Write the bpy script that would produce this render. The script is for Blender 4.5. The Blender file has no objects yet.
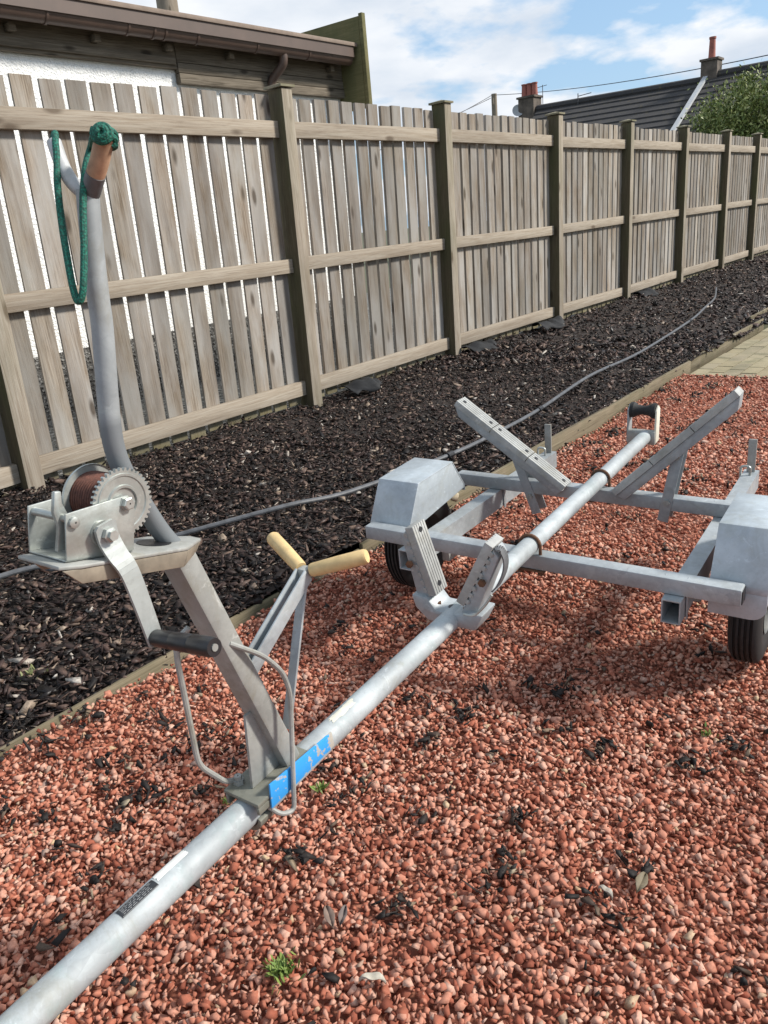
import bpy, bmesh, math, random
import numpy as np
from mathutils import Vector, Matrix

random.seed(7); rng = np.random.default_rng(11)
R_ = math.radians
sc = bpy.context.scene

# ------------------------------------------------------------------ camera, sky, sun, exposure
CAM_H, CAM_YAW, CAM_PITCH, CAM_ROLL, FPX = 1.1, .7027, .3529, -.0976, 769.
def cam_axes():
    f = Vector((math.cos(CAM_PITCH)*math.cos(CAM_YAW), math.cos(CAM_PITCH)*math.sin(CAM_YAW), -math.sin(CAM_PITCH)))
    r = Vector((math.sin(CAM_YAW), -math.cos(CAM_YAW), 0)); u = r.cross(f)
    c, s = math.cos(CAM_ROLL), math.sin(CAM_ROLL)
    return f, c*r + s*u, -s*r + c*u
CF, CR, CU = cam_axes()
CO = Vector((0, 0, CAM_H))
camd = bpy.data.cameras.new('camera'); cam = bpy.data.objects.new('camera', camd)
sc.collection.objects.link(cam)
M = Matrix((CR, CU, -CF)).transposed().to_4x4(); M.translation = CO; cam.matrix_world = M
camd.sensor_fit = 'VERTICAL'; camd.sensor_height = 24.0; camd.lens = FPX/1024*24.0
camd.clip_start = .02; camd.clip_end = 2000
sc.camera = cam

SUN_EL, SUN_DIR = R_(37), Vector((.62, -.78, 0)).normalized()
to_sun = Vector((SUN_DIR.x*math.cos(SUN_EL), SUN_DIR.y*math.cos(SUN_EL), math.sin(SUN_EL)))
world = bpy.data.worlds.new("World"); sc.world = world; world.use_nodes = True
def build_world():
    nt = world.node_tree; N = nt.nodes; L = nt.links; N.clear()
    out = N.new('ShaderNodeOutputWorld'); bg = N.new('ShaderNodeBackground'); bg.inputs['Strength'].default_value = .096
    sky = N.new('ShaderNodeTexSky'); sky.sky_type = 'NISHITA'; sky.sun_disc = False
    sky.sun_elevation = SUN_EL; sky.sun_rotation = math.atan2(SUN_DIR.x, SUN_DIR.y)
    sky.air_density = 1.0; sky.dust_density = 1.2; sky.ozone_density = 1.5
    tc = N.new('ShaderNodeTexCoord'); sep = N.new('ShaderNodeSeparateXYZ'); L.new(tc.outputs['Generated'], sep.inputs[0])
    def math_(op, a, b=None):
        m = N.new('ShaderNodeMath'); m.operation = op
        for i, v in enumerate((a, b)):
            if v is None: continue
            if isinstance(v, (int, float)): m.inputs[i].default_value = v
            else: L.new(v, m.inputs[i])
        return m.outputs[0]
    zz = math_('ADD', math_('MAXIMUM', sep.outputs['Z'], 0.0), .22)
    comb = N.new('ShaderNodeCombineXYZ')
    L.new(math_('DIVIDE', sep.outputs['X'], zz), comb.inputs[0]); L.new(math_('DIVIDE', sep.outputs['Y'], zz), comb.inputs[1])
    comb.inputs[2].default_value = 60.47
    n1 = N.new('ShaderNodeTexNoise'); n1.inputs['Scale'].default_value = 1.55; n1.inputs['Detail'].default_value = 7; n1.inputs['Roughness'].default_value = .55
    L.new(comb.outputs[0], n1.inputs['Vector'])
    n2 = N.new('ShaderNodeTexNoise'); n2.inputs['Scale'].default_value = 2.8; n2.inputs['Detail'].default_value = 7
    L.new(comb.outputs[0], n2.inputs['Vector'])
    cov = N.new('ShaderNodeValToRGB'); cov.color_ramp.elements[0].position = .445; cov.color_ramp.elements[1].position = .525
    L.new(n1.outputs['Fac'], cov.inputs[0])
    tone = N.new('ShaderNodeValToRGB')
    tone.color_ramp.elements[0].position = .34; tone.color_ramp.elements[0].color = (5.2, 5.8, 6.6, 1)
    tone.color_ramp.elements[1].position = .62; tone.color_ramp.elements[1].color = (7.3, 7.5, 7.8, 1)
    L.new(n2.outputs['Fac'], tone.inputs[0])
    bl = N.new('ShaderNodeMix'); bl.data_type = 'RGBA'; bl.inputs[0].default_value = .45
    L.new(sky.outputs[0], bl.inputs[6]); bl.inputs[7].default_value = (3.6, 5.9, 8.6, 1)
    mx = N.new('ShaderNodeMix'); mx.data_type = 'RGBA'
    L.new(cov.outputs[0], mx.inputs[0]); L.new(bl.outputs[2], mx.inputs[6]); L.new(tone.outputs[0], mx.inputs[7])
    L.new(mx.outputs[2], bg.inputs['Color']); L.new(bg.outputs[0], out.inputs[0])
build_world()
sund = bpy.data.lights.new('sun', 'SUN'); sund.energy = 4.0; sund.angle = R_(8.0); sund.color = (1, .95, .87)
sun = bpy.data.objects.new('sun', sund); sc.collection.objects.link(sun)
sun.rotation_euler = to_sun.to_track_quat('Z', 'Y').to_euler()
vs = sc.view_settings; vs.view_transform = 'Standard'; vs.look = 'None'; vs.exposure = 0.47; vs.gamma = 1.0; vs.use_curve_mapping = False

# ------------------------------------------------------------------ helpers
def ray(x, y): return CF + CR*((x-384)/FPX) - CU*((y-512)/FPX)
def at(x, y, z=0.): d = ray(x, y); return CO + d*((z-CAM_H)/d.z)
def azd(x, y, dist): d = ray(x, y); return CO + d*(dist/math.hypot(d.x, d.y))
def tag(o, label=None, cat=None, group=None, kind=None):
    if label: o['label'] = label
    if cat: o['category'] = cat
    if group: o['group'] = group
    if kind: o['kind'] = kind
    return o
def empty(name, loc=(0, 0, 0), rot=None):
    o = bpy.data.objects.new(name, None); sc.collection.objects.link(o); o.location = loc
    o.empty_display_size = .1
    if rot is not None: o.rotation_euler = rot
    return o
def frame_of(d):
    d = Vector(d).normalized()
    a = Vector((0, 0, 1)) if abs(d.z) < .9 else Vector((1, 0, 0))
    x = d.cross(a).normalized(); return x, d.cross(x).normalized()
def fillet(pts, r, n=5):
    pts = [Vector(p) for p in pts]; out = [pts[0]]
    for i in range(1, len(pts)-1):
        a, b, c = pts[i-1], pts[i], pts[i+1]
        rr = min(r, (a-b).length*.45, (c-b).length*.45)
        p, q = b+(a-b).normalized()*rr, b+(c-b).normalized()*rr
        for k in range(n+1):
            t = k/n; out.append(p*(1-t)**2 + b*2*t*(1-t) + q*t*t)
    out.append(pts[-1]); return out
class MB:
    def __init__(s): s.v = []; s.f = []; s.off = Vector((0, 0, 0))
    def add(s, vs, fs):
        k = len(s.v); s.v += [tuple(Vector(p)+s.off) for p in vs]; s.f += [tuple(i+k for i in f) for f in fs]; return s
    def box(s, lo, hi): 
        x0, y0, z0 = lo; x1, y1, z1 = hi
        return s.add([(x0,y0,z0),(x1,y0,z0),(x1,y1,z0),(x0,y1,z0),(x0,y0,z1),(x1,y0,z1),(x1,y1,z1),(x0,y1,z1)],
                     [(0,3,2,1),(4,5,6,7),(0,1,5,4),(1,2,6,5),(2,3,7,6),(3,0,4,7)])
    def obox(s, c, ax, ay, az, hx, hy, hz):
        c, ax, ay, az = Vector(c), Vector(ax).normalized()*hx, Vector(ay).normalized()*hy, Vector(az).normalized()*hz
        vs = [c+ax*i+ay*j+az*k for k in (-1, 1) for (i, j) in ((-1,-1),(1,-1),(1,1),(-1,1))]
        fs = [(0,3,2,1),(4,5,6,7),(0,1,5,4),(1,2,6,5),(2,3,7,6),(3,0,4,7)]
        if ax.cross(ay).dot(az) < 0: fs = [f[::-1] for f in fs]
        return s.add(vs, fs)
    def beam(s, p, q, side, w, h):       # box section from p to q; w across 'side', h across the other
        p, q = Vector(p), Vector(q); d = q-p; sd = Vector(side); sd = (sd - d*(sd.dot(d)/d.dot(d))).normalized()
        return s.obox((p+q)/2, d, sd, d.cross(sd), d.length/2, w/2, h/2)
    def prism(s, poly, ext):             # planar polygon extruded by vector
        n = len(poly); e = Vector(ext); P = [Vector(p) for p in poly]
        nrm = sum(((P[i]).cross(P[(i+1) % n]) for i in range(n)), Vector())
        if nrm.dot(e) < 0: P = P[::-1]
        return s.add(P + [p+e for p in P], [tuple(range(n))[::-1], tuple(range(n, 2*n))] + [(i, (i+1) % n, n+(i+1) % n, n+i) for i in range(n)])
    def tube(s, pts, r, n=12, cap=True, closed=False):
        pts = [Vector(p) for p in pts]; m = len(pts); rs = r if isinstance(r, (list, tuple)) else [r]*m
        vs = []; fs = []; d0 = (pts[1]-pts[0]).normalized(); x, y = frame_of(d0)
        for i, p in enumerate(pts):
            if closed: d = pts[(i+1) % m]-pts[i-1]
            else: d = (pts[i+1] if i < m-1 else pts[i]) - (pts[i-1] if i else pts[i])
            d.normalize(); x = (x - d*x.dot(d)).normalized(); y = d.cross(x)
            vs += [p + (x*math.cos(2*math.pi*k/n) + y*math.sin(2*math.pi*k/n))*rs[i] for k in range(n)]
        for i in range(m if closed else m-1):
            j = (i+1) % m
            fs += [(i*n+k, i*n+(k+1) % n, j*n+(k+1) % n, j*n+k) for k in range(n)]
        if cap and not closed: fs += [tuple(range(n))[::-1], tuple(range((m-1)*n, m*n))]
        return s.add(vs, fs)
    def lathe(s, c, axis, prof, n=32):   # prof: (distance along axis, radius); closed ring of profile points when first==last
        c = Vector(c); a = Vector(axis).normalized(); x, y = frame_of(a); vs = []; fs = []; m = len(prof)
        for (h, r) in prof: vs += [c + a*h + (x*math.cos(2*math.pi*k/n)+y*math.sin(2*math.pi*k/n))*max(r, 1e-5) for k in range(n)]
        for i in range(m-1): fs += [(i*n+k, i*n+(k+1) % n, (i+1)*n+(k+1) % n, (i+1)*n+k) for k in range(n)]
        return s.add(vs, fs)
    def build(s, name, mat, parent=None, bevel=0, smooth=35):
        me = bpy.data.meshes.new(name); me.from_pydata(s.v, [], s.f); 
        bm = bmesh.new(); bm.from_mesh(me)
        bmesh.ops.recalc_face_normals(bm, faces=bm.faces)
        if bevel:
            es = [e for e in bm.edges if len(e.link_faces) == 2 and e.calc_face_angle(0) > R_(30)]
            bmesh.ops.bevel(bm, geom=es, offset=bevel, segments=2, profile=.5, affect='EDGES', clamp_overlap=True)
        bm.to_mesh(me); bm.free()
        for p in me.polygons: p.use_smooth = True
        me.set_sharp_from_angle(angle=R_(smooth))
        o = bpy.data.objects.new(name, me); sc.collection.objects.link(o)
        if mat: me.materials.append(mat)
        if parent: o.parent = parent
        return o
def np_mesh(name, V, F3, mat, parent=None, smooth=False):
    me = bpy.data.meshes.new(name); nv, nf = len(V), len(F3)
    me.vertices.add(nv); me.vertices.foreach_set('co', np.asarray(V, np.float32).ravel())
    me.loops.add(nf*3); me.loops.foreach_set('vertex_index', np.asarray(F3, np.int32).ravel())
    me.polygons.add(nf); me.polygons.foreach_set('loop_start', np.arange(0, nf*3, 3, dtype=np.int32))
    if smooth: me.polygons.foreach_set('use_smooth', np.ones(nf, bool))
    me.update(calc_edges=True); me.validate()
    o = bpy.data.objects.new(name, me); sc.collection.objects.link(o); me.materials.append(mat)
    if parent: o.parent = parent
    return o

# ------------------------------------------------------------------ materials
class NB:
    def __init__(s, name):
        s.m = bpy.data.materials.new(name); s.m.use_nodes = True; s.nt = s.m.node_tree; s.N = s.nt.nodes; s.L = s.nt.links
        s.b = s.N['Principled BSDF']; s.tc = None
    def n(s, t, **kw):
        x = s.N.new(t)
        for k, v in kw.items(): setattr(x, k, v)
        return x
    def inp(s, sock, v):
        if isinstance(v, (int, float)): sock.default_value = v
        elif isinstance(v, (tuple, list)): sock.default_value = (*v, 1) if len(v) == 3 and len(sock.default_value) == 4 else v
        else: s.L.new(v, sock)
    def coord(s, scale=(1, 1, 1), which='Object', shift=None):
        tc = s.n('ShaderNodeTexCoord'); mp = s.n('ShaderNodeMapping'); mp.inputs['Scale'].default_value = scale
        s.L.new(tc.outputs[which], mp.inputs['Vector'])
        if shift is not None:
            va = s.n('ShaderNodeVectorMath', operation='ADD'); s.L.new(mp.outputs[0], va.inputs[0])
            vm = s.n('ShaderNodeVectorMath', operation='SCALE'); vm.inputs[0].default_value = (37., 61., 17.); s.L.new(shift, vm.inputs['Scale']); s.L.new(vm.outputs[0], va.inputs[1])
            return va.outputs[0]
        return mp.outputs[0]
    def noise(s, vec, scale=5, detail=4, rough=.55, dist=0):
        x = s.n('ShaderNodeTexNoise'); s.L.new(vec, x.inputs['Vector']); x.inputs['Scale'].default_value = scale; x.inputs['Detail'].default_value = detail; x.inputs['Roughness'].default_value = rough; x.inputs['Distortion'].default_value = dist
        return x.outputs['Fac']
    def voro(s, vec, scale, feat='F1', out='Distance'):
        x = s.n('ShaderNodeTexVoronoi', feature=feat); s.L.new(vec, x.inputs['Vector']); x.inputs['Scale'].default_value = scale
        return x.outputs[out]
    def ramp(s, fac, stops, interp='LINEAR'):
        r = s.n('ShaderNodeValToRGB'); r.color_ramp.interpolation = interp; e = r.color_ramp.elements
        while len(e) < len(stops): e.new(.5)
        for i, (p, c) in enumerate(stops): e[i].position = p; e[i].color = (*c, 1) if not isinstance(c, (int, float)) else (c, c, c, 1)
        s.L.new(fac, r.inputs[0]); return r.outputs[0]
    def mix(s, fac, a, b, mode='MIX'):
        x = s.n('ShaderNodeMix', data_type='RGBA', blend_type=mode); s.inp(x.inputs[0], fac); s.inp(x.inputs[6], a); s.inp(x.inputs[7], b); return x.outputs[2]
    def math(s, op, a, b=0.):
        x = s.n('ShaderNodeMath', operation=op); s.inp(x.inputs[0], a); s.inp(x.inputs[1], b); return x.outputs[0]
    def rnd(s): return s.n('ShaderNodeNewGeometry').outputs['Random Per Island']
    def bump(s, h, strength=.3, dist=.002):
        b = s.n('ShaderNodeBump'); b.inputs['Strength'].default_value = strength; b.inputs['Distance'].default_value = dist; s.L.new(h, b.inputs['Height']); s.L.new(b.outputs[0], s.b.inputs['Normal'])
    def fin(s, col=None, rough=None, metal=None, spec=None):
        if col is not None: s.inp(s.b.inputs['Base Color'], col)
        if rough is not None: s.inp(s.b.inputs['Roughness'], rough)
        if metal is not None: s.inp(s.b.inputs['Metallic'], metal)
        if spec is not None: s.inp(s.b.inputs['Specular IOR Level'], spec)
        return s.m
def galv(name, base=(.47, .49, .50), dark=(.30, .32, .33), stain=(.33, .30, .22), stain_amt=.35, metal=.22, rough=.55, sc_=1.0):
    k = NB(name); c = k.coord()
    sp = k.voro(c, 95*sc_, out='Color'); sep = k.n('ShaderNodeSeparateColor'); k.L.new(sp, sep.inputs[0])
    col = k.mix(k.math('MULTIPLY', sep.outputs[0], .55), base, dark)
    cl = k.noise(c, 9*sc_, 5, .6); col = k.mix(k.ramp(cl, [(.42, 0.), (.72, .8)]), col, tuple(min(1, b*1.28) for b in base))
    d = k.noise(c, 17*sc_, 8, .68, .4); col = k.mix(k.ramp(d, [(.52, 0.), (.74, stain_amt)]), col, stain)
    lg = k.noise(c, 4.5*sc_, 7, .7, .6); col = k.mix(k.ramp(lg, [(.40, .55), (.56, 0.)]), col, tuple(x*.62 for x in base)); wr = k.noise(c, 26*sc_, 6, .75, .8); col = k.mix(k.ramp(wr, [(.60, 0.), (.70, .6)]), col, tuple(min(1, x*1.55) for x in base))
    gr = k.noise(c, 7.5*sc_, 8, .72, 1.2); col = k.mix(k.ramp(gr, [(.54, 0.), (.70, stain_amt*.9)]), col, (.20, .185, .135)); sc2 = k.noise(k.coord((4, 60, 60)), 1, 5, .7); col = k.mix(k.ramp(sc2, [(.60, 0.), (.70, .35)]), col, tuple(x*.55 for x in base))
    f = k.noise(c, 160*sc_, 3, .6); col = k.mix(k.ramp(f, [(.60, 0.), (.70, .35)]), col, dark)
    k.bump(k.noise(c, 60*sc_, 5), .25, .0012)
    return k.fin(col, k.math('ADD', k.math('MULTIPLY', d, .35), rough-.17), metal)
def plain(name, col, rough=.6, metal=0., var=.25, scale=40, bump=.15):
    k = NB(name); c = k.coord(); n = k.noise(c, scale, 5, .6)
    cc = k.mix(k.ramp(n, [(.3, 0.), (.7, 1.)]), tuple(x*(1-var) for x in col), tuple(min(1, x*(1+var)) for x in col))
    if bump: k.bump(k.noise(c, scale*2.5, 4), bump, .001)
    return k.fin(cc, rough, metal)
def wood(name, axis, a, b, dark, algae=.0, knots=True, tone_var=.4, fine_amt=.6, grey=None, foot=False):
    k = NB(name); r = k.rnd()
    s = [55, 55, 55]; s[axis] = 2.2
    c = k.coord(tuple(s), shift=r); s2 = [9, 9, 9]; s2[axis] = .9; c2 = k.coord(tuple(s2), shift=r); s3 = [170]*3; s3[axis] = 5; c3 = k.coord(tuple(s3), shift=r)
    g = k.noise(c, 1, 6, .65, 1.2); fine = k.noise(c3, 1, 4, .7)
    col = k.mix(k.ramp(g, [(.33, 0.), (.66, 1.)]), a, b)
    col = k.mix(k.ramp(fine, [(.50, 0.), (.70, fine_amt)]), col, dark)
    if grey: col = k.mix(k.ramp(k.noise(k.coord((7, 7, 2.2), shift=r), 1, 5, .6), [(.38, 0.), (.62, 1.)]), col, grey)
    blot = k.noise(c2, 1, 4, .6); col = k.mix(k.ramp(blot, [(.46, 0.), (.72, .5)]), col, dark)
    if knots:
        s4 = [7.5, 7.5, 7.5]; s4[axis] = 2.6
        kn = k.voro(k.coord(tuple(s4), shift=r), 1.0); col = k.mix(k.ramp(kn, [(.08, .85), (.17, 0.)]), col, tuple(x*.8 for x in dark))
    if algae: col = k.mix(k.ramp(k.noise(k.coord((4, 4, 1.3)), 1, 5, .6), [(.42, 0.), (.68, algae)]), col, (.075, .085, .035))
    if foot:   # green algae where the board ends stay wet
        sp = k.n('ShaderNodeSeparateXYZ'); tc = k.n('ShaderNodeTexCoord'); k.L.new(tc.outputs['Object'], sp.inputs[0])
        col = k.mix(k.ramp(k.math('ADD', sp.outputs[2], k.math('MULTIPLY', k.noise(c2, 1.5, 3), .10)), [(.09, .75), (.19, 0.)]), col, (.12, .105, .045))
    hv = k.n('ShaderNodeHueSaturation'); hv.inputs['Saturation'].default_value = 1.0
    k.L.new(k.math('ADD', k.math('MULTIPLY', r, tone_var), 1-tone_var/2), hv.inputs['Value']); k.L.new(col, hv.inputs['Color'])
    k.bump(k.math('ADD', g, fine), .45, .003)
    return k.fin(hv.outputs[0], .85, 0., .25)

M_galv = galv('galvanised_steel', base=(.355, .385, .40), dark=(.25, .27, .285))
M_galv_b = galv('galvanised_tube', base=(.375, .405, .415), dark=(.26, .28, .29), stain=(.22, .35, .335), stain_amt=.55, metal=.08, rough=.62, sc_=.8)
M_galv_d = galv('weathered_galvanised', base=(.335, .34, .32), dark=(.22, .225, .21), stain=(.17, .15, .09), stain_amt=.7, metal=.15)
M_galv_g = galv('galvanised_guard', base=(.40, .445, .475), dark=(.33, .37, .40), stain=(.34, .34, .27), stain_amt=.4, metal=.2, rough=.5)
M_plast = galv('grey_plastic_pad', base=(.36, .365, .35), dark=(.27, .275, .26), stain=(.24, .23, .19), stain_amt=.6, metal=0., rough=.6)
M_zinc = galv('zinc_plate', base=(.46, .485, .46), dark=(.34, .36, .34), stain=(.28, .28, .23), stain_amt=.35, metal=.6, rough=.42, sc_=1.6)
M_rust = plain('rusty_steel', (.13, .065, .035), .8, .2, .5, 70)
M_strap = plain('rust_brown_winch_rope', (.10, .037, .024), .75, 0, .4, 220, .4)
M_black = plain('black_plastic', (.016, .016, .018), .4, 0, .2, 60)
M_rubber = plain('black_rubber', (.014, .014, .014), .75, 0, .35, 50, .3)
M_cream = plain('cream_rubber', (.60, .43, .205), .6, 0, .16, 50, .2)
M_white = plain('white_paper', (.72, .72, .68), .7, 0, .06, 60)
M_creampaper = plain('cream_paper', (.62, .60, .50), .75, 0, .12, 60)
M_label = plain('black_label', (.02, .022, .025), .4, 0, .2, 60)
M_rustpad = plain('tan_horn_pad', (.36, .23, .145), .8, 0, .45, 40)
M_palehorn = galv('pale_horn', base=(.46, .47, .47), dark=(.36, .36, .36), stain=(.35, .30, .26), stain_amt=.5, metal=.2)
M_brass = plain('yellowed_plastic', (.52, .46, .26), .6, 0, .2, 60)

# ------------------------------------------------------------------ ground sheets
def hgt(x, y):
    bank = .056*np.exp(-np.maximum(1.675-y, 0)/.11)*np.clip((2.3-x)/.8, 0, 1)
    bank = bank + .022*np.exp(-((x-1.74)**2+(y-1.36)**2)/.03)
    return bank + .010*np.sin(2.3*x+1.1*y+.4) + .007*np.sin(-3.1*x+4.2*y+1.7) + .005*np.sin(7.3*x+5.1*y) + .004*np.sin(-9*x+8.2*y+.6)
def bedh(x, y):
    return .034*np.exp(-np.maximum(y-1.70, 0)/.15) + .024 + .015*np.sin(1.7*x+2.9*y) + .012*np.sin(4.1*x-3.3*y+1.) + .008*np.sin(8.3*x+7.1*y)
def sheet(name, x0, x1, y0, y1, step, fn, mat, dz=0.):
    nx, ny = int((x1-x0)/step)+1, int((y1-y0)/step)+1
    X, Y = np.meshgrid(np.linspace(x0, x1, nx), np.linspace(y0, y1, ny), indexing='ij')
    V = np.stack([X, Y, fn(X, Y)+dz], -1).reshape(-1, 3)
    i = np.arange(nx*ny).reshape(nx, ny); a, b, c, d = i[:-1, :-1].ravel(), i[1:, :-1].ravel(), i[1:, 1:].ravel(), i[:-1, 1:].ravel()
    F = np.concatenate([np.stack([a, b, c], 1), np.stack([a, c, d], 1)])
    return tag(np_mesh(name, V, F, mat, smooth=True), kind='structure')
k = NB('far_ground_soil'); c = k.coord(); M_soil = k.fin(k.mix(k.noise(c, 2.5, 8, .7), (.10, .09, .06), (.06, .08, .03)), .95)
g = MB().box((-150, -150, -.5), (250, 250, -.06)).build('ground', M_soil); tag(g, kind='structure')
k = NB('gravel_base'); c = k.coord(); M_gbase = k.fin(k.mix(k.ramp(k.voro(c, 70, out='Color'), [(.2, 0.), (.8, 1.)]), (.20, .065, .040), (.40, .16, .10)), .95)
sheet('gravel_ground', -2.2, 5.19, -2.6, 1.675, .03, hgt, M_gbase, -.016)
k = NB('bark_base'); c = k.coord(); M_bbase = k.fin(k.mix(k.noise(c, 60, 6, .7), (.010, .007, .006), (.035, .022, .016)), .95)
sheet('bark_ground', -2.2, 19.5, 1.705, 3.80, .06, bedh, M_bbase, -.012)
k = NB('chippings'); c = k.coord(); M_chip = k.fin(k.ramp(k.voro(c, 45, out='Color'), [(.1, (.05, .05, .045)), (.5, (.13, .125, .11)), (.9, (.30, .29, .27))]), .95)
k.bump(k.voro(c, 45), .9, .02)
o = MB().box((-4, 3.81, -.05), (21, 9.5, .0)).build('chippings_ground', M_chip); tag(o, kind='structure')

# block paving beyond the gravel
k = NB('paving_blocks'); r = k.rnd(); c = k.coord()
col = k.ramp(r, [(0., (.23, .185, .105)), (.5, (.31, .265, .165)), (1., (.25, .21, .14))])
col = k.mix(k.ramp(k.noise(c, 6, 6, .6), [(.45, 0.), (.7, .6)]), col, (.10, .10, .05)); k.bump(k.noise(c, 120, 4), .4, .003)
M_pave = k.fin(col, .9)
mb = MB(); bw, bl = .2, .1
for i in range(0, 48):
    for j in range(0, 45):
        x = 5.23+(i-.5*(j % 2)*(i > 0))*bw; y = 1.66-j*bl
        h = -.002+random.uniform(-.003, .003)
        mb.box((x+.003, y-bl+.003, -.05), (x+bw-.003-(.1 if i == 0 and j % 2 else 0), y-.003, h))
o = mb.build('paving', M_pave, bevel=0, smooth=20); tag(o, kind='structure')
o = MB().box((5.23, -3.0, -.055), (14.8, 1.66, -.007)).build('paving_sand', plain('mossy_joint_sand', (.075, .07, .04), .95, 0, .5, 12)); tag(o, kind='structure')

# ------------------------------------------------------------------ loose stones and bark
def hulls(n, npts, shape, jit=.0):
    out = []
    for _ in range(n):
        p = rng.normal(size=(npts, 3)); p /= np.linalg.norm(p, axis=1, keepdims=True); p *= (1-.28*rng.random((npts, 1))); p *= shape
        bm = bmesh.new()
        for q in p: bm.verts.new(q)
        bmesh.ops.convex_hull(bm, input=bm.verts[:])
        for v in [v for v in bm.verts if not v.link_faces]: bm.verts.remove(v)
        bmesh.ops.triangulate(bm, faces=bm.faces); bm.verts.index_update()
        out.append((np.array([v.co[:] for v in bm.verts]), np.array([[v.index for v in f.verts] for f in bm.faces]))); bm.free()
    return out
def scatter(name, pos, size, shapes, tilt, mat, kind='stuff'):
    n = len(pos); which = rng.integers(0, len(shapes), n); yaw = rng.uniform(0, 2*np.pi, n)
    Vs, Fs, base = [], [], 0
    ax = rng.normal(0, tilt, n); ay = rng.normal(0, tilt, n)
    for w, (v, f) in enumerate(shapes):
        I = np.where(which == w)[0]; m = len(I)
        if not m: continue
        cy, sy = np.cos(yaw[I]), np.sin(yaw[I]); P = np.repeat(v[None], m, 0)*size[I][:, None, None]
        ca, sa, cb, sb = np.cos(ax[I]), np.sin(ax[I]), np.cos(ay[I]), np.sin(ay[I])
        x, y, z = P[..., 0], P[..., 1], P[..., 2]
        y, z = y*ca[:, None]-z*sa[:, None], y*sa[:, None]+z*ca[:, None]
        x, z = x*cb[:, None]+z*sb[:, None], -x*sb[:, None]+z*cb[:, None]
        x, y = x*cy[:, None]-y*sy[:, None], x*sy[:, None]+y*cy[:, None]
        Q = np.stack([x, y, z], -1)+pos[I][:, None, :]
        Vs.append(Q.reshape(-1, 3)); Fs.append((f[None]+(np.arange(m)*len(v))[:, None, None]+base).reshape(-1, 3)); base += m*len(v)
    o = np_mesh(name, np.concatenate(Vs), np.concatenate(Fs), mat); return tag(o, kind=kind)
cf, cr, cu = np.array(CF), np.array(CR), np.array(CU)
def in_view(X, Y, mar):
    d = np.stack([X, Y, np.zeros_like(X)], -1)-np.array([0, 0, CAM_H]); z = d@cf
    px = 384+FPX*(d@cr)/np.maximum(z, .05); py = 512-FPX*(d@cu)/np.maximum(z, .05)
    return (z > .1) & (px > -mar) & (px < 768+mar) & (py > -mar) & (py < 1024+mar*.6)
def jitter(x0, x1, y0, y1, st):
    X, Y = np.meshgrid(np.arange(x0, x1, st), np.arange(y0, y1, st)); X = X.ravel(); Y = Y.ravel()
    return X+rng.uniform(-.5, .5, X.size)*st, Y+rng.uniform(-.5, .5, X.size)*st
def field(x0, x1, y0, y1, bands, mar, thin=.35):
    xs, ys = [], []
    for d0, d1, st in bands:
        X, Y = jitter(x0, x1, y0, y1, st); d = np.hypot(X, Y); m = (d >= d0) & (d < d1)
        X, Y = X[m], Y[m]; keep = in_view(X, Y, mar) | (in_view(X, Y, 420) & (rng.random(X.size) < thin)); xs.append(X[keep]); ys.append(Y[keep])
    return np.concatenate(xs), np.concatenate(ys)

k = NB('red_gravel'); r = k.rnd(); c = k.coord()
col = k.ramp(r, [(0., (.15, .042, .025)), (.14, (.29, .086, .050)), (.36, (.46, .172, .108)), (.62, (.57, .27, .185)), (.84, (.63, .355, .26)), (.95, (.66, .43, .33)), (.975, (.36, .265, .22)), (1., (.55, .41, .25))])
col = k.mix(k.ramp(k.noise(c, 190, 3, .6), [(.35, .35), (.65, 0.)]), col, (.15, .05, .035))
col = k.mix(k.ramp(k.noise(c, 1.3, 4, .6), [(.44, .0), (.66, .5)]), col, (.24, .075, .046))
k.bump(k.noise(c, 500, 3), .2, .0006)
M_stone = k.fin(col, .85, 0., .2)
sh = hulls(36, 9, np.array([.64, .53, .40])) + hulls(36, 7, np.array([.74, .56, .44]))
X, Y = field(-.4, 5.2, -2.4, 1.67, [(0, 1.7, .0089), (1.7, 2.6, .0104), (2.6, 3.8, .0136), (3.8, 6, .0185)], 60)
S = np.clip(rng.lognormal(np.log(.0136), .33, X.size), .005, .027); S = np.where(np.hypot(X, Y) > 3, S*1.12, S)
Z = hgt(X, Y)+rng.uniform(-.004, .0045, X.size)
# scuffed wheel marks and hollows
scatter('gravel_stones', np.stack([X, Y, Z], -1), S, sh, .42, M_stone)

k = NB('bark_mulch'); r = k.rnd(); c = k.coord()
col = k.ramp(r, [(0., (.005, .004, .004)), (.30, (.011, .008, .0075)), (.50, (.030, .018, .0155)), (.68, (.062, .036, .030)), (.83, (.105, .066, .052)), (.93, (.165, .112, .086)), (.975, (.30, .23, .17)), (1., (.50, .46, .41))])
col = k.mix(k.ramp(k.noise(c, 130, 4, .65), [(.4, 0.), (.7, .6)]), col, (.012, .009, .008))
k.bump(k.noise(k.coord((140, 140, 140)), 1, 4), .5, .002)
M_bark = k.fin(col, k.ramp(k.noise(c, 25, 2), [(.4, .38), (.6, .75)]), 0., .3)
bsh = hulls(14, 9, np.array([.66, .34, .12])) + hulls(14, 9, np.array([.56, .40, .13])) + hulls(7, 9, np.array([.85, .14, .09]))
X, Y = field(-.6, 19.4, 1.71, 3.80, [(0, 2.6, .0135), (2.6, 4.2, .0165), (4.2, 7, .022), (7, 20, .042)], 60)
S = np.clip(rng.lognormal(np.log(.0285), .42, X.size), .010, .070); S = np.where(np.hypot(X, Y) > 6, S*1.5, S)
scatter('bark_mulch', np.stack([X, Y, bedh(X, Y)+rng.uniform(-.014, .014, X.size)], -1), S, bsh, .42, M_bark)
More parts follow.
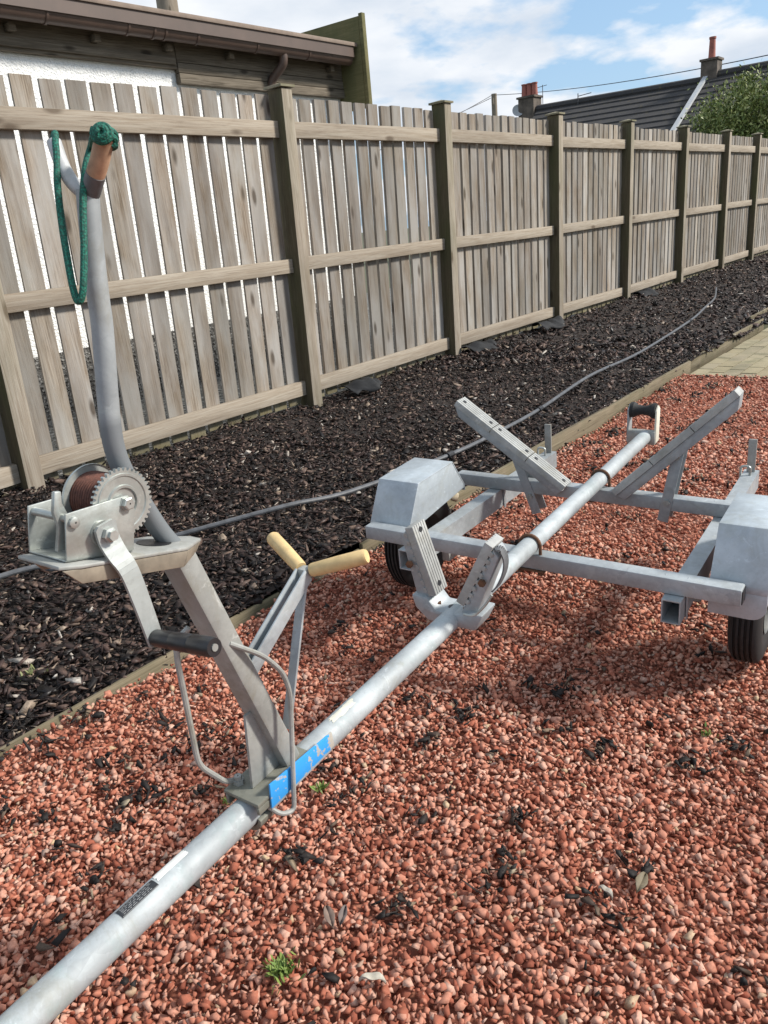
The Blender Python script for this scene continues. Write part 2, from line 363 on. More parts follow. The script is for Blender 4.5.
# bark kicked out over the gravel, thicker near the board
k = NB('stray_bark'); r = k.rnd(); c = k.coord()
col = k.ramp(r, [(0., (.007, .006, .006)), (.75, (.022, .017, .015)), (.88, (.06, .04, .03)), (.95, (.17, .12, .08)), (1., (.32, .26, .18))])
k.bump(k.noise(c, 160, 4), .5, .002); M_stray = k.fin(col, .7, 0., .3)
cx, cy = [], []
nc = 430
dens = np.abs(rng.exponential(.95, nc)); bx = rng.uniform(.2, 5.1, nc); by = 1.66-dens
for x, y in zip(bx, by):
    if y < -1.9: continue
    for _ in range(rng.integers(2, 12)):
        cx.append(x+rng.normal(0, .020)); cy.append(min(1.665, y+rng.normal(0, .016)))
for (px, py) in [(350,800),(430,745),(250,690),(190,745),(150,790),(120,820),(110,765),(205,790),(600,750),(505,875),(560,690),(395,915),(520,825),(690,760),(470,720),(560,735),(740,745),(640,870),(300,860),(625,930),(30,745),(85,735)]:
    p = at(px, py)
    for _ in range(rng.integers(12, 26)): cx.append(p.x+rng.normal(0, .020)); cy.append(p.y+rng.normal(0, .017))
X, Y = np.array(cx), np.array(cy)
scatter('bark_litter', np.stack([X, Y, hgt(X, Y)+rng.uniform(.009, .019, X.size)], -1), np.clip(rng.lognormal(np.log(.019), .42, X.size), .008, .036), bsh, .6, M_stray)

# ------------------------------------------------------------------ timber edging
M_edge = wood('edging_timber', 0, (.155, .125, .08), (.245, .205, .14), (.07, .054, .035), algae=.4, tone_var=.3)
edges = [(-1.2, 1.85, 1.699, 'weathered timber edging board nearest the winch end of the boat trailer', .050),
         (1.858, 3.0, 1.692, 'weathered timber edging board passing behind the trapezoid mudguard', .060),
         (3.008, 5.36, 1.700, 'pale timber edging board between dark bark and far red gravel', .062),
         (5.42, 7.42, 1.735, 'grey timber edging board along the side of the block paving', .058),
         (7.45, 12.5, 1.852, 'short visible end of edging board set back beyond the paving corner', .066)]
for x0, x1, y, lab, zt in edges:
    mb = MB(); n = 10; ph = random.uniform(0, 6)
    prof = lambda u: (.004*math.sin(u*2.1+ph), .003*math.sin(u*3.3+ph*2))
    vs, fs = [], []
    for i in range(n+1):
        x = x0+(x1-x0)*i/n; dy, dz = prof(x); w = .0058 if x0 < 1 else .0088
        vs += [(x, y-w+dy, -.05), (x, y+w+dy, -.05), (x, y+w+dy, zt+dz), (x, y-w+dy, zt+dz)]
    for i in range(n): fs += [(i*4+j, i*4+(j+1) % 4, i*4+4+(j+1) % 4, i*4+4+j) for j in range(4)]
    fs += [(3, 2, 1, 0), tuple(n*4+j for j in range(4))]
    tag(mb.add(vs, fs).build('edging_board', M_edge, bevel=.003), lab, 'edging board', 'timber edging boards of the bark bed')

# water pipe lying on the bark
pp = [(-.4, 2.9), (1.009, 2.716), (1.232, 2.632), (1.556, 2.527), (1.72, 2.423), (2.048, 2.242), (2.35, 2.172), (2.944, 2.043), (3.408, 2.037), (3.902, 2.063), (4.736, 2.135), (5.77, 2.2), (7.303, 2.328), (8.0, 2.41), (8.654, 2.54), (9.3, 2.70), (9.881, 2.863)]
def catmull(P, n=6):
    out = []; P = [P[0]]+list(P)+[P[-1]]
    for i in range(1, len(P)-2):
        for k_ in range(n):
            t = k_/n; a, b, c_, d = (Vector(P[i+j]) for j in (-1, 0, 1, 2))
            out.append(.5*((2*b)+(c_-a)*t+(2*a-5*b+4*c_-d)*t*t+(3*b-a-3*c_+d)*t**3))
    out.append(Vector(P[-2])); return out
M_pipe = plain('grey_black_pipe', (.085, .088, .095), .42, 0, .35, 30)
p3 = [Vector((x, y, float(bedh(x, y))+.026)) for x, y in pp]
root = empty('water_pipe', p3[6]); tag(root, 'dark grey flexible pipe snaking along the bark bed by the fence', 'pipe')
mb = MB(); mb.off = -p3[6]; mb.tube(catmull(p3, 7), .0105, 10); mb.build('pipe', M_pipe, root)
for q, dd in ((p3[7], p3[8]-p3[7]), (p3[9], p3[10]-p3[9]), (p3[12], p3[13]-p3[12])):
    mb = MB(); mb.off = -p3[6]; d = dd.normalized()*.022; mb.tube([q-d, q+d], .0155, 10); mb.build('pipe_clip', M_black, root)

# ------------------------------------------------------------------ fence
M_pick = wood('weathered_picket', 2, (.185, .14, .10), (.335, .29, .24), (.07, .05, .035), algae=.12, tone_var=.5, fine_amt=.7, grey=(.315, .295, .27), foot=True)
M_rail = wood('weathered_rail', 0, (.27, .22, .165), (.37, .325, .265), (.14, .105, .075), tone_var=.25)
M_post = wood('weathered_post', 2, (.25, .205, .155), (.36, .32, .265), (.13, .095, .065), algae=.4, tone_var=.25)
M_postside = wood('algae_and_shade_post_face', 2, (.085, .068, .04), (.13, .11, .07), (.045, .034, .02), algae=.7, tone_var=.3)  # green algae plus painted-in shade for the post faces turned from the sun
M_cap = wood('mossy_cap', 0, (.19, .165, .115), (.27, .245, .18), (.10, .09, .05), algae=.6, tone_var=.3)
LE, LV = .0434, .0124
def lean(p): return (p[0]+LE*p[2], p[1]+LV*p[2], p[2])
posts = [-.08, 1.7411, 3.7777, 5.5322, 7.4594, 9.2396, 11.0997, 12.9571, 14.6125, 16.42, 18.2, 20.0]
fence = empty('timber_fence', (posts[2], 3.7, 0)); tag(fence, 'tall weathered picket fence of vertical boards on three rails with square posts', 'fence')
foff = -Vector((posts[2], 3.7, 0))
for i, xr in enumerate(posts):
    x0 = xr-.09; tw_ = random.uniform(-.004, .004)
    mb = MB(); mb.off = foff; vs = []
    b = MB().box((x0, 3.652, -.3), (xr, 3.775, 1.945+random.uniform(-.006, .006)))
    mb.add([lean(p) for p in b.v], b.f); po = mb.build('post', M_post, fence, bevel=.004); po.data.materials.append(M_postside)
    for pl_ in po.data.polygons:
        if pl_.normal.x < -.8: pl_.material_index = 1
    mb = MB(); mb.off = foff; b = MB(); z = 1.952
    b.add([(x0-.016, 3.639, z), (xr+.016, 3.639, z), (xr+.016, 3.791, z), (x0-.016, 3.791, z), (x0-.016, 3.639, z+.014), (xr+.016, 3.639, z+.014), (xr+.016, 3.791, z+.014), (x0-.016, 3.791, z+.014), ((x0+xr)/2, 3.71, z+.03)],
          [(0, 3, 2, 1), (0, 1, 5, 4), (1, 2, 6, 5), (2, 3, 7, 6), (3, 0, 4, 7), (4, 5, 8), (5, 6, 8), (6, 7, 8), (7, 4, 8)])
    mb.add([lean(p) for p in b.v], b.f); mb.build('post_cap', M_cap, po)
    if i == len(posts)-1: break
    xa, xb = xr+.001, posts[i+1]-.091
    for zc, hh in ((1.727, .0475), (.925, .043), (.135, .0475)):
        dz = random.uniform(-.007, .007); dz2 = random.uniform(-.007, .007)
        mb = MB(); mb.off = foff; b = MB().add([(xa, 3.708, zc-hh+dz), (xb, 3.708, zc-hh+dz2), (xb, 3.7455, zc-hh+dz2), (xa, 3.7455, zc-hh+dz), (xa, 3.708, zc+hh+dz), (xb, 3.708, zc+hh+dz2), (xb, 3.7455, zc+hh+dz2), (xa, 3.7455, zc+hh+dz)],
              [(0,3,2,1),(4,5,6,7),(0,1,5,4),(1,2,6,5),(2,3,7,6),(3,0,4,7)])
        mb.add([lean(p) for p in b.v], b.f); mb.build('rail', M_rail, fence, bevel=.004)
    mb = MB(); mb.off = foff; n = int(round((xb-xa)/(.1355 if i < 2 else .1335))); pitch = (xb-xa)/n; pw, pth = (.1095, .014) if i < 2 else ((.103, .022) if i == 2 else (.098, .026))
    for j in range(n):
        w = pw+random.uniform(-.004, .004); xc = xa+pitch*(j+.5)+random.uniform(-.004, .004)
        t0, t1 = random.uniform(-.005, .005), random.uniform(-.005, .005); yb = 3.7475+random.uniform(0, .003); zt = 1.913+random.uniform(-.008, .008)
        z0 = .028+random.uniform(-.01, .01)
        vs, fs = [], []; ns = 5; bow = random.uniform(-.004, .004); cup = random.uniform(-.002, .004)
        for s_ in range(ns):
            u = s_/(ns-1); z = z0+(zt-z0)*u; x = xc+t0*(1-u)+t1*u+bow*math.sin(u*math.pi)
            vs += [lean(q) for q in ((x-w/2, yb, z), (x+w/2, yb+cup*u, z), (x+w/2, yb+pth+cup*u, z), (x-w/2, yb+pth, z))]
        for s_ in range(ns-1): fs += [(s_*4+a, s_*4+(a+1) % 4, s_*4+4+(a+1) % 4, s_*4+4+a) for a in range(4)]
        fs += [(3, 2, 1, 0), tuple((ns-1)*4+a for a in range(4))]
        mb.add(vs, fs)
    mb.build('picket_panel', M_pick, fence, bevel=0)

# black weed membrane showing at the fence foot
M_mem = plain('weed_membrane', (.009, .010, .012), .8, 0, .3, 20, .3)
for (x, w, lab) in ((4.12, .36, 'crumpled black membrane beside the first full fence post'), (5.72, .42, 'crumpled black membrane beside the second full fence post'),
                    (7.0, .5, 'black membrane fold below the third fence bay'), (9.5, .42, 'black membrane fold below the far fence bays')):
    nx, ny = 14, 7; vs, fs = [], []
    for i in range(nx):
        for j in range(ny):
            u, v = i/(nx-1), j/(ny-1)
            vs.append(((u-.5)*w*(1-.2*v), -v*.24*(1-.3*abs(u-.5)*2)+.02*math.sin(9*u), .03+.045*math.sin(math.pi*v)*(.6+.4*math.sin(7*u+x))+.012*math.sin(17*u+5*v)-.03*v*v))
    for i in range(nx-1):
        for j in range(ny-1): a = i*ny+j; fs.append((a, a+ny, a+ny+1, a+1))
    o = MB().add(vs, fs).build('membrane_sheet', M_mem, smooth=60); o.location = (x, 3.665, .045)
    md = o.modifiers.new('thick', 'SOLIDIFY'); md.thickness = .002
    tag(o, lab, 'weed membrane', 'membrane showing along the fence foot')

# ------------------------------------------------------------------ outbuilding behind the fence
k = NB('white_roughcast'); c = k.coord(); k.bump(k.voro(c, 70), .8, .008)
M_white_wall = k.fin(k.mix(k.ramp(k.noise(c, 3, 6, .6), [(.45, 0.), (.75, .5)]), (.86, .86, .84), (.72, .71, .67)), .9)
k = NB('dark_pebbledash'); c = k.coord(); k.bump(k.voro(c, 60), 1., .012)
M_plinth = k.fin(k.ramp(k.voro(c, 60, out='Color'), [(.1, (.055, .05, .045)), (.55, (.13, .125, .115)), (.9, (.32, .31, .29))]), .95)
M_fascia = wood('rotten_fascia', 0, (.105, .085, .062), (.23, .195, .15), (.04, .032, .024), tone_var=.3)
M_gut = plain('brown_gutter', (.085, .054, .041), .5, 0, .14, 6, .05)
M_redge = plain('felt_roof_edge', (.20, .152, .12), .8, 0, .2, 12, .2)
M_moss = wood('mossy_board', 1, (.13, .115, .05), (.19, .17, .085), (.07, .07, .03), algae=.8, tone_var=.3)
shed = empty('outbuilding', (3.2, 5.45, 0)); tag(shed, 'low white roughcast outbuilding with dark rotten fascia and brown gutter behind the fence', 'outbuilding')
so = -Vector((3.2, 5.45, 0))
def sb(): m = MB(); m.off = so; return m
sb().box((-2.5, 5.45, .46), (6.45, 8.6, 2.62)).build('wall', M_white_wall, shed)
sb().box((-2.5, 5.435, -.2), (6.46, 8.61, .458)).build('plinth', M_plinth, shed)
# fascia: deep boards, deeper on the right part
f = sb().box((-2.5, 5.40, 2.40), (4.42, 5.447, 2.62)); fa = f.build('fascia', M_fascia, shed, bevel=.004)
f = sb().box((-2.5, 5.378, 2.425), (4.40, 5.398, 2.47)); f.build('fascia_strip', M_fascia, fa, bevel=.003)
f = sb()
for z0, z1, yy in ((2.30, 2.372, 5.39), (2.376, 2.445, 5.395), (2.449, 2.62, 5.40)): f.box((4.425, yy, z0), (6.42, 5.447, z1))
f.build('fascia', M_fascia, shed, bevel=.004)
for x in np.arange(-1.9, 6.4, .62): sb().box((x, 5.33, 2.505), (x+.05, 5.399, 2.55)).build('rafter_foot', M_fascia, shed, bevel=.004)
prof = [(-.058*math.cos(a), -.075*math.sin(a)) for a in np.linspace(0, math.pi, 11)]
f = sb(); x0, x1 = -2.5, 6.33
pv = [(5.25+y, 2.62+z) for y, z in [(-.062, .012), (-.062, 0)]+[(a*1.0, b) for a, b in prof]+[(.062, 0), (.062, .012)]]
pin = [(5.25+y*.92, 2.62+z*.92+.003) for y, z in [(p[0]-5.25, p[1]-2.62) for p in pv]][::-1]
ring = pv+pin
f.prism([(x0, y, z) for y, z in ring], (x1-x0, 0, 0)); gu = f.build('gutter', M_gut, shed, smooth=50)
for x in list(np.arange(-1.7, 6.2, .62))+[4.1, 4.2]:
    f = sb(); f.prism([(x, 5.25+(y-5.25)*1.08, 2.62+(z-2.62)*1.09) for y, z in pv], (.018, 0, 0)); f.build('gutter_bracket', M_gut, gu)
f = sb(); f.box((-2.5, 5.178, 2.604), (6.33, 5.187, 2.70)); f.build('gutter_board', M_gut, shed)
f = sb(); f.tube(fillet([(5.46, 5.25, 2.60), (5.46, 5.25, 2.50), (5.40, 5.385, 2.37), (5.40, 5.385, 1.6), (5.40, 5.385, .1)], .05, 5), .037, 12)
f.build('downpipe', M_gut, shed)
f = sb(); f.prism([(-2.5, 5.165, 2.690), (-2.5, 5.165, 2.722), (-2.5, 8.7, 2.99), (-2.5, 8.7, 2.95)], (8.87, 0, 0)); f.build('roof', M_redge, shed, bevel=.003)
f = sb(); f.prism([(6.385, 5.14, 2.18), (6.385, 5.14, 2.935), (6.385, 5.90, 2.945), (6.385, 8.7, 3.03), (6.385, 8.7, 2.18)], (.05, 0, 0)); br_ = f.build('barge_board', M_moss, shed, bevel=.004)
f = sb(); f.box((6.385, 5.095, 2.10), (6.435, 5.137, 2.955)); f.build('barge_trim', M_moss, br_, bevel=.003)

# timber pole behind the outbuilding
M_polew = wood('pole_wood', 2, (.20, .16, .12), (.28, .24, .19), (.10, .08, .06), tone_var=.1)
pc = azd(167, 5, 13.)
o = MB().tube([(0, 0, 0), (.12, .03, 2.5), (.25, .07, 6.2)], [.17, .155, .14], 14).build('utility_pole', M_polew); o.location = (pc.x-.18, pc.y-.05, -.05)
tag(o, 'thick brown timber pole rising behind the outbuilding roof', 'pole', 'timber utility poles')

# ------------------------------------------------------------------ far cottages
M_far_wall = plain('far_white_render', (.70, .70, .67), .9, 0, .08, 3, 0)
k = NB('concrete_roof_tiles'); c = k.coord(); r = k.rnd()
col = k.mix(k.noise(c, 3, 6, .65), (.030, .029, .031), (.060, .056, .054)); col = k.mix(k.ramp(k.noise(c, 7, 6, .7), [(.55, 0.), (.72, .7)]), col, (.10, .085, .045)); M_tiles = k.fin(col, .8, 0, .3)
k = NB('chimney_brick'); c = k.coord((1, 1, 1)); bt = k.n('ShaderNodeTexBrick'); mp = k.coord((4.2, 4.2, 4.2)); 
M_chim = plain('chimney_render', (.105, .085, .068), .9, 0, .5, 5, .3)
M_pot = plain('terracotta_pot', (.30, .10, .075), .8, 0, .2, 6, .1)
M_flash = plain('pale_flashing', (.42, .43, .44), .6, 0, .1, 8, 0)
def cottage(name, label, p0, p1, zr, W_=3.9):
    p0, p1 = Vector(p0), Vector(p1); d = (p1-p0); d.z = 0; ln = d.length; d.normalize(); nrm = Vector((-1, 0, 0)); nrm = (nrm-d*nrm.dot(d)).normalized()
    root = empty(name, (p0.x, p0.y, 0)); tag(root, label, 'cottage', 'far terraced cottages'); off = -Vector((p0.x, p0.y, 0))
    base = Vector((p0.x, p0.y, 0)); drop = W_*.57
    P = lambda u, w, z: base + d*u + nrm*w + Vector((0, 0, z))
    m = MB(); m.off = off
    m.prism([P(0, W_-.35, -1), P(0, W_-.35, zr-drop), P(0, 0, zr-.12), P(0, -W_+.35, zr-drop), P(0, -W_+.35, -1)], d*ln)
    m.build('wall', M_far_wall, root)
    m = MB(); m.off = off; nC = 13 if W_ > 3 else 9
    for s_ in (1, -1):
        for i in range(nC):
            w0, w1 = W_*i/nC, W_*(i+1)/nC+.05; z0, z1 = zr-drop*i/nC, zr-drop*(i+1)/nC
            nu = max(2, int(ln/1.1))
            for q in range(nu):
                u0, u1 = ln*q/nu, ln*(q+1)/nu
                m.prism([P(u0, s_*w0, z0), P(u0, s_*w1, z1-.03), P(u0, s_*w1, z1+.035), P(u0, s_*w0, z0+.02)], d*(u1-u0-.002))
    rf = m.build('roof', M_tiles, root)
    m = MB(); m.off = off; m.tube([P(-.02, 0, zr+.03), P(ln+.02, 0, zr+.03)], .13, 8); m.build('ridge_tiles', M_tiles, rf)
    return root, P, off, rf
A = azd(538, 109.5, 28.9); Bm = azd(706, 83, 27.5); Rr = azd(768, 66, 27.05)
R2 = Bm+(Rr-Bm)*7
hA, PA, offA, rfA = cottage('cottage', 'dark tiled cottage with a three pot chimney on its far gable', (A.x, A.y, 0), (Bm.x, Bm.y, 0), 4.24)
hB, PB, offB, rfB = cottage('cottage', 'dark tiled cottage with a single tall chimney pot half hidden by the bush', (Bm.x-.02, Bm.y-.03, 0), (R2.x, R2.y, 0), 4.33, 2.65)
lnA = (Vector((Bm.x, Bm.y, 0))-Vector((A.x, A.y, 0))).length
m = MB(); m.off = offB
m.beam(PB(.0, .05, 4.40), PB(.0, 3.95, 4.40-3.9*.57), (0, 1, 0), .13, .07); m.build('flashing', M_flash, rfB)
def chimney(rf, off, c, w, h, z0, pots, ph):
    m = MB(); m.off = off; m.box((c.x-w*.5, c.y-w/2, z0), (c.x+w*.5, c.y+w/2, z0+h)); ch = m.build('chimney', M_chim, rf)
    m = MB(); m.off = off; m.box((c.x-w*.58, c.y-w*.58, z0+h+.002), (c.x+w*.58, c.y+w*.58, z0+h+.06)); m.build('chimney_cap', M_chim, rf)
    for k_ in range(pots):
        y = c.y+(k_-(pots-1)/2)*.19; m = MB(); m.off = off
        m.lathe((c.x, y, z0+h+.08), (0, 0, 1), [(0, .105), (.03, .098), (ph*.9, .082), (ph*.9, .098), (ph, .098), (ph, .07), (ph*.4, .07)], 14); m.build('chimney_pot', M_pot, rf)
c1 = azd(530, 110, 29.1); chimney(rfA, offA, c1, .56, .92, 3.72, 3, .37)
c2 = azd(711, 75, 27.5); chimney(rfB, offB, c2, .46, .64, 4.12, 1, .54)
M_wire = plain('grey_wire', (.06, .06, .065), .6, .2, .1, 10, 0)
m = MB(); m.off = offA; a0 = azd(543, 112, 29.1); m.tube([a0, a0+Vector((0, 0, .80))], .012, 6); m.tube([a0+Vector((-.05, .17, .74)), a0+Vector((.05, -.13, .78))], .009, 5); m.build('tv_aerial', M_wire, rfA)
m = MB(); m.off = offA; a0 = azd(578, 104, 28.3); m.tube([a0+Vector((0, 0, -.3)), a0+Vector((0, 0, .3))], .016, 6); m.tube([a0+Vector((0, 0, .22)), a0+Vector((0, -.45, .25))], .012, 5); m.build('tv_aerial', M_wire, rfA)
m = MB(); m.off = offA; a0 = azd(518, 111, 29.0); m.lathe(a0, (-.8, -.5, .3), [(.0, .001), (.01, .07), (.03, .14), (.05, .19), (.055, .19), (.035, .14), (.012, .07), (.005, .001)], 20); m.build('satellite_dish', plain('dish_grey', (.35, .36, .37), .5, 0, .1, 10, 0), rfA)

pt = azd(494, 95, 42.); 
up_ = empty('utility_pole', (pt.x, pt.y, -.1)); tag(up_, 'slim distant utility pole carrying wires left of the three pot chimney', 'pole', 'timber utility poles')
MB().tube([(0, 0, 0), (0, 0, pt.z+.15)], [.17, .13], 10).build('pole', M_polew, up_)
MB().box((-.16, -.06, pt.z-.32), (-.12, .06, pt.z-.05)).build('insulator', M_polew, up_)
def wire(p, q, sag, label):
    p, q = Vector(p), Vector(q); n = 16; o = -p
    m = MB(); m.off = o; m.tube([p.lerp(q, i/n)-Vector((0, 0, sag*4*(i/n)*(1-i/n))) for i in range(n+1)], .014, 6)
    w = m.build('overhead_wire', M_wire); w.location = p; tag(w, label, 'wire', 'overhead wires')
wire(pt, azd(860, 35, 24.), .25, 'grey overhead wire crossing the sky above the cottage roofs')
wire(azd(493, 94.5, 42), azd(380, 150, 30), .1, 'overhead wire dropping steeply from the distant pole to the fence line')
wire(azd(491, 98, 42.2), azd(380, 143, 36), .1, 'lower overhead wire dropping from the distant pole toward the fence')

# ------------------------------------------------------------------ bush beyond the fence
def bush():
    b = azd(757, 112, 19.8); root = empty('bushy_tree', (b.x, b.y-.1, 0)); root.scale = (1.12, 1.12, 1.17); tag(root, 'green leafy bushy tree beyond the fence in front of the cottage roof', 'tree')
    Mt = plain('bush_bark', (.09, .07, .05), .9, 0, .3, 20)
    m = MB(); m.tube([(0, 0, -.05), (.03, .02, .8), (0, .05, 1.6), (.05, 0, 2.4)], [.09, .075, .05, .02], 9)
    for a in range(9):
        th = a*2.4; zz = .9+.14*a; m.tube([(0, 0, zz), (.4*math.cos(th), .4*math.sin(th), zz+.45), (.85*math.cos(th), .85*math.sin(th), zz+1.0)], [.035, .022, .008], 6)
    m.build('trunk', Mt, root)
    k = NB('bush_leaves'); r = k.rnd(); col = k.ramp(r, [(0., (.06, .09, .022)), (.5, (.16, .205, .05)), (.85, (.25, .28, .085)), (1., (.34, .34, .15))]); M_leaf = k.fin(col, .55, 0, .4)
    k.b.inputs['Transmission Weight'].default_value = 0
    n = 34000; nc = 230
    cc = rng.normal(size=(nc, 3)); cc /= np.linalg.norm(cc, axis=1, keepdims=True); cc *= (rng.random((nc, 1))**.4)
    cc = cc*np.array([1.1, 1.08, 1.12])+np.array([0, 0, 2.05])
    cc[:, :2] *= (1+.15*np.sin(cc[:, 2:3]*3))
    w = rng.integers(0, nc, n); P = cc[w]+rng.normal(0, 1, (n, 3))*np.array([.12, .12, .17])*(.6+.8*rng.random((nc, 1))[w])
    P[:, 2] *= .90; P = P[P[:, 2] < 3.05]; n = len(P)
    t = rng.normal(size=(n, 3)); t[:, 2] += .7; t /= np.linalg.norm(t, axis=1, keepdims=True); s_ = np.cross(t, rng.normal(size=(n, 3))); s_ /= np.linalg.norm(s_, axis=1, keepdims=True)
    Ln = (.055+.035*rng.random((n, 1))); V = np.stack([P, P+t*Ln*.5+s_*Ln*.22, P+t*Ln, P+t*Ln*.5-s_*Ln*.22], 1).reshape(-1, 3)
    i = np.arange(n)*4; F = np.concatenate([np.stack([i, i+1, i+2], 1), np.stack([i, i+2, i+3], 1)])
    np_mesh('crown', V, F, M_leaf, root)
bush()

# ------------------------------------------------------------------ boat trailer: own frame t (to the rear), b (to the fence), n (up)
ty, tp, trl = .0763, .02, .0087
TT = Vector((math.cos(tp)*math.cos(ty), math.cos(tp)*math.sin(ty), math.sin(tp))); TB = Vector((-math.sin(ty), math.cos(ty), 0)); TN = TT.cross(TB)
TB, TN = math.cos(trl)*TB+math.sin(trl)*TN, -math.sin(trl)*TB+math.cos(trl)*TN
TO = Vector((1.5683, .8588, .335))-TN*.335
TM = Matrix((TT, TB, TN)).transposed().to_4x4(); TM.translation = TO
trailer = empty('boat_trailer'); trailer.matrix_world = TM
tag(trailer, 'small galvanised boat trailer with hand winch, bunks and mudguards standing on red gravel', 'boat trailer')
def tm(): m = MB(); m.off = Vector((0, 0, .335)); return m
rT = .0222
# main tube
m = tm(); m.tube([(-1.80, 0, 0), (-1.2, 0, 0), (-.4, 0, 0), (.4, 0, 0), (.938, 0, 0)], rT, 28); tube_o = m.build('main_tube', M_galv_b, trailer)
m = tm(); m.prism([(-1.99, -.032, -.02), (-1.80, -.032, -.024), (-1.78, -.032, .030), (-1.93, -.032, .045), (-2.0, -.032, .02)], (0, .064, 0)); cp = m.build('coupling_head', M_galv_d, trailer, bevel=.008)
m = tm(); m.tube([(-1.62, -.065, .30), (-1.62, -.065, -.25)], .019, 14); m.tube([(-1.62, -.065, .27), (-1.62, -.13, .28), (-1.62, -.13, .33)], .007, 8); m.box((-1.64, -.05, -.03), (-1.60, .025, .03))
jw = m.build('jockey_wheel_stem', M_galv_d, trailer, bevel=0)
m = tm(); m.lathe((-1.62, -.085, -.277), (0, 1, 0), [(0, .012), (0, .05), (.006, .056), (.034, .056), (.04, .05), (.04, .012)], 22); m.build('jockey_wheel', M_rubber, jw)
def patch(name, t0, t1, a0, a1, mat, par, ragged=0, lift=.0006, seed=1):
    rr = random.Random(seed); nt, na = 10, 8; vs, fs = [], []
    for i in range(nt+1):
        for j in range(na+1):
            u, v = i/nt, j/na; aa = R_(a0+(a1-a0)*v); t = t0+(t1-t0)*u
            if ragged and (i in (0, nt) or j in (0, na)): t += rr.uniform(-ragged, ragged); aa += rr.uniform(-1, 1)*ragged*14
            vs.append((t, math.cos(aa)*(rT+lift), math.sin(aa)*(rT+lift)))
    for i in range(nt):
        for j in range(na): a = i*(na+1)+j; fs.append((a, a+1, a+na+2, a+na+1))
    m = tm(); m.add(vs, fs); return m.build(name, mat, par, smooth=80)
patch('white_sticker', -1.193, -1.140, 62, 97, M_white, tube_o, .002, .0005)
lb = patch('black_label', -1.254, -1.1965, 70, 111, M_label, tube_o)
rr = random.Random(4); M_print = plain('label_print_grey', (.38, .38, .38), .5, 0, .1, 60)
for aa in (103, 96.5, 90, 83.5, 78):
    t = -1.250
    while t < -1.206:
        l_ = rr.uniform(.002, .007); patch('label_print', t, min(t+l_, -1.201), aa-.75, aa+.75, M_print, lb, 0, .0009); t += l_+rr.uniform(.0012, .003)
        if aa in (90, 78) and rr.random() < .2: t += .008
patch('label_print', -1.2535, -1.197, 108.6, 109.6, M_print, lb, 0, .0009); patch('label_print', -1.2535, -1.197, 71.5, 72.5, M_print, lb, 0, .0009)
patch('torn_sticker', -.822, -.758, 76, 113, M_creampaper, tube_o, .004, .0006, 5)
# cross beams and longitudinals
m = tm(); m.box((-.020, -.487, -.0622), (.020, .500, -.0222)); bm1 = m.build('cross_beam', M_galv, trailer, bevel=.004)
m = tm(); m.box((-.016, -.489, -.058), (.016, -.4872, -.0265)); m.build('end_plug', M_black, bm1)
m = tm(); m.box((.462, -.470, -.0622), (.500, .470, -.0222)); m.build('cross_beam', M_galv, trailer, bevel=.004)
def hollow(t0, t1, b0, b1, n0, n1, th=.003):
    m = tm(); m.box((t0, b0, n0), (t1, b0+th, n1)); m.box((t0, b1-th, n0), (t1, b1, n1)); m.box((t0, b0+th, n0), (t1, b1-th, n0+th)); m.box((t0, b0+th, n1-th), (t1, b1-th, n1)); return m
for b0 in (-.370, .332):
    def toe(m, b0=b0):
        if b0 > 0: m.v = [(v[0], v[1]-.036*(v[0]+.046)/.93, v[2]) for v in m.v]
        return m
    l = toe(hollow(-.046, .885, b0, b0+.042, -.121, -.0630)).build('side_rail', M_galv, trailer)
    m = tm(); m.box((.862, b0+.010, -.085), (.868, b0+.034, .042)); m.box((.86, b0+.008, -.10), (.874, b0+.036, -.075)); toe(m).build('lamp_bracket', M_galv_d, trailer, bevel=.001)
    for tc in (0, .481):
        m = tm(); 
        for bb in (b0-.005, b0+.044): m.box((tc-.006, bb, -.128), (tc+.006, bb+.003, -.0215))
        toe(m).build('clamp_bracket', M_galv, trailer, bevel=.001)
    m = tm(); m.tube(fillet([(.83, b0+.018, -.062), (.83, b0+.018, -.035), (.83, b0+.045, -.035), (.83, b0+.045, -.075)], .01, 4), .004, 8); toe(m).build('lashing_eye', M_zinc, trailer)
# axle
m = tm(); m.beam((.245, -.44, -.170), (.207, .44, -.152), (1, 0, 0), .034, .034); m.build('axle', M_galv_d, trailer, bevel=.003)
for s in (-1, 1):
    m = tm(); bb = -.349 if s < 0 else .353; tq = .245 if s < 0 else .210; m.box((tq-.045, bb-.012, -.188), (tq+.045, bb+.012, -.1215)); m.build('axle_hanger', M_galv_d, trailer, bevel=.002)
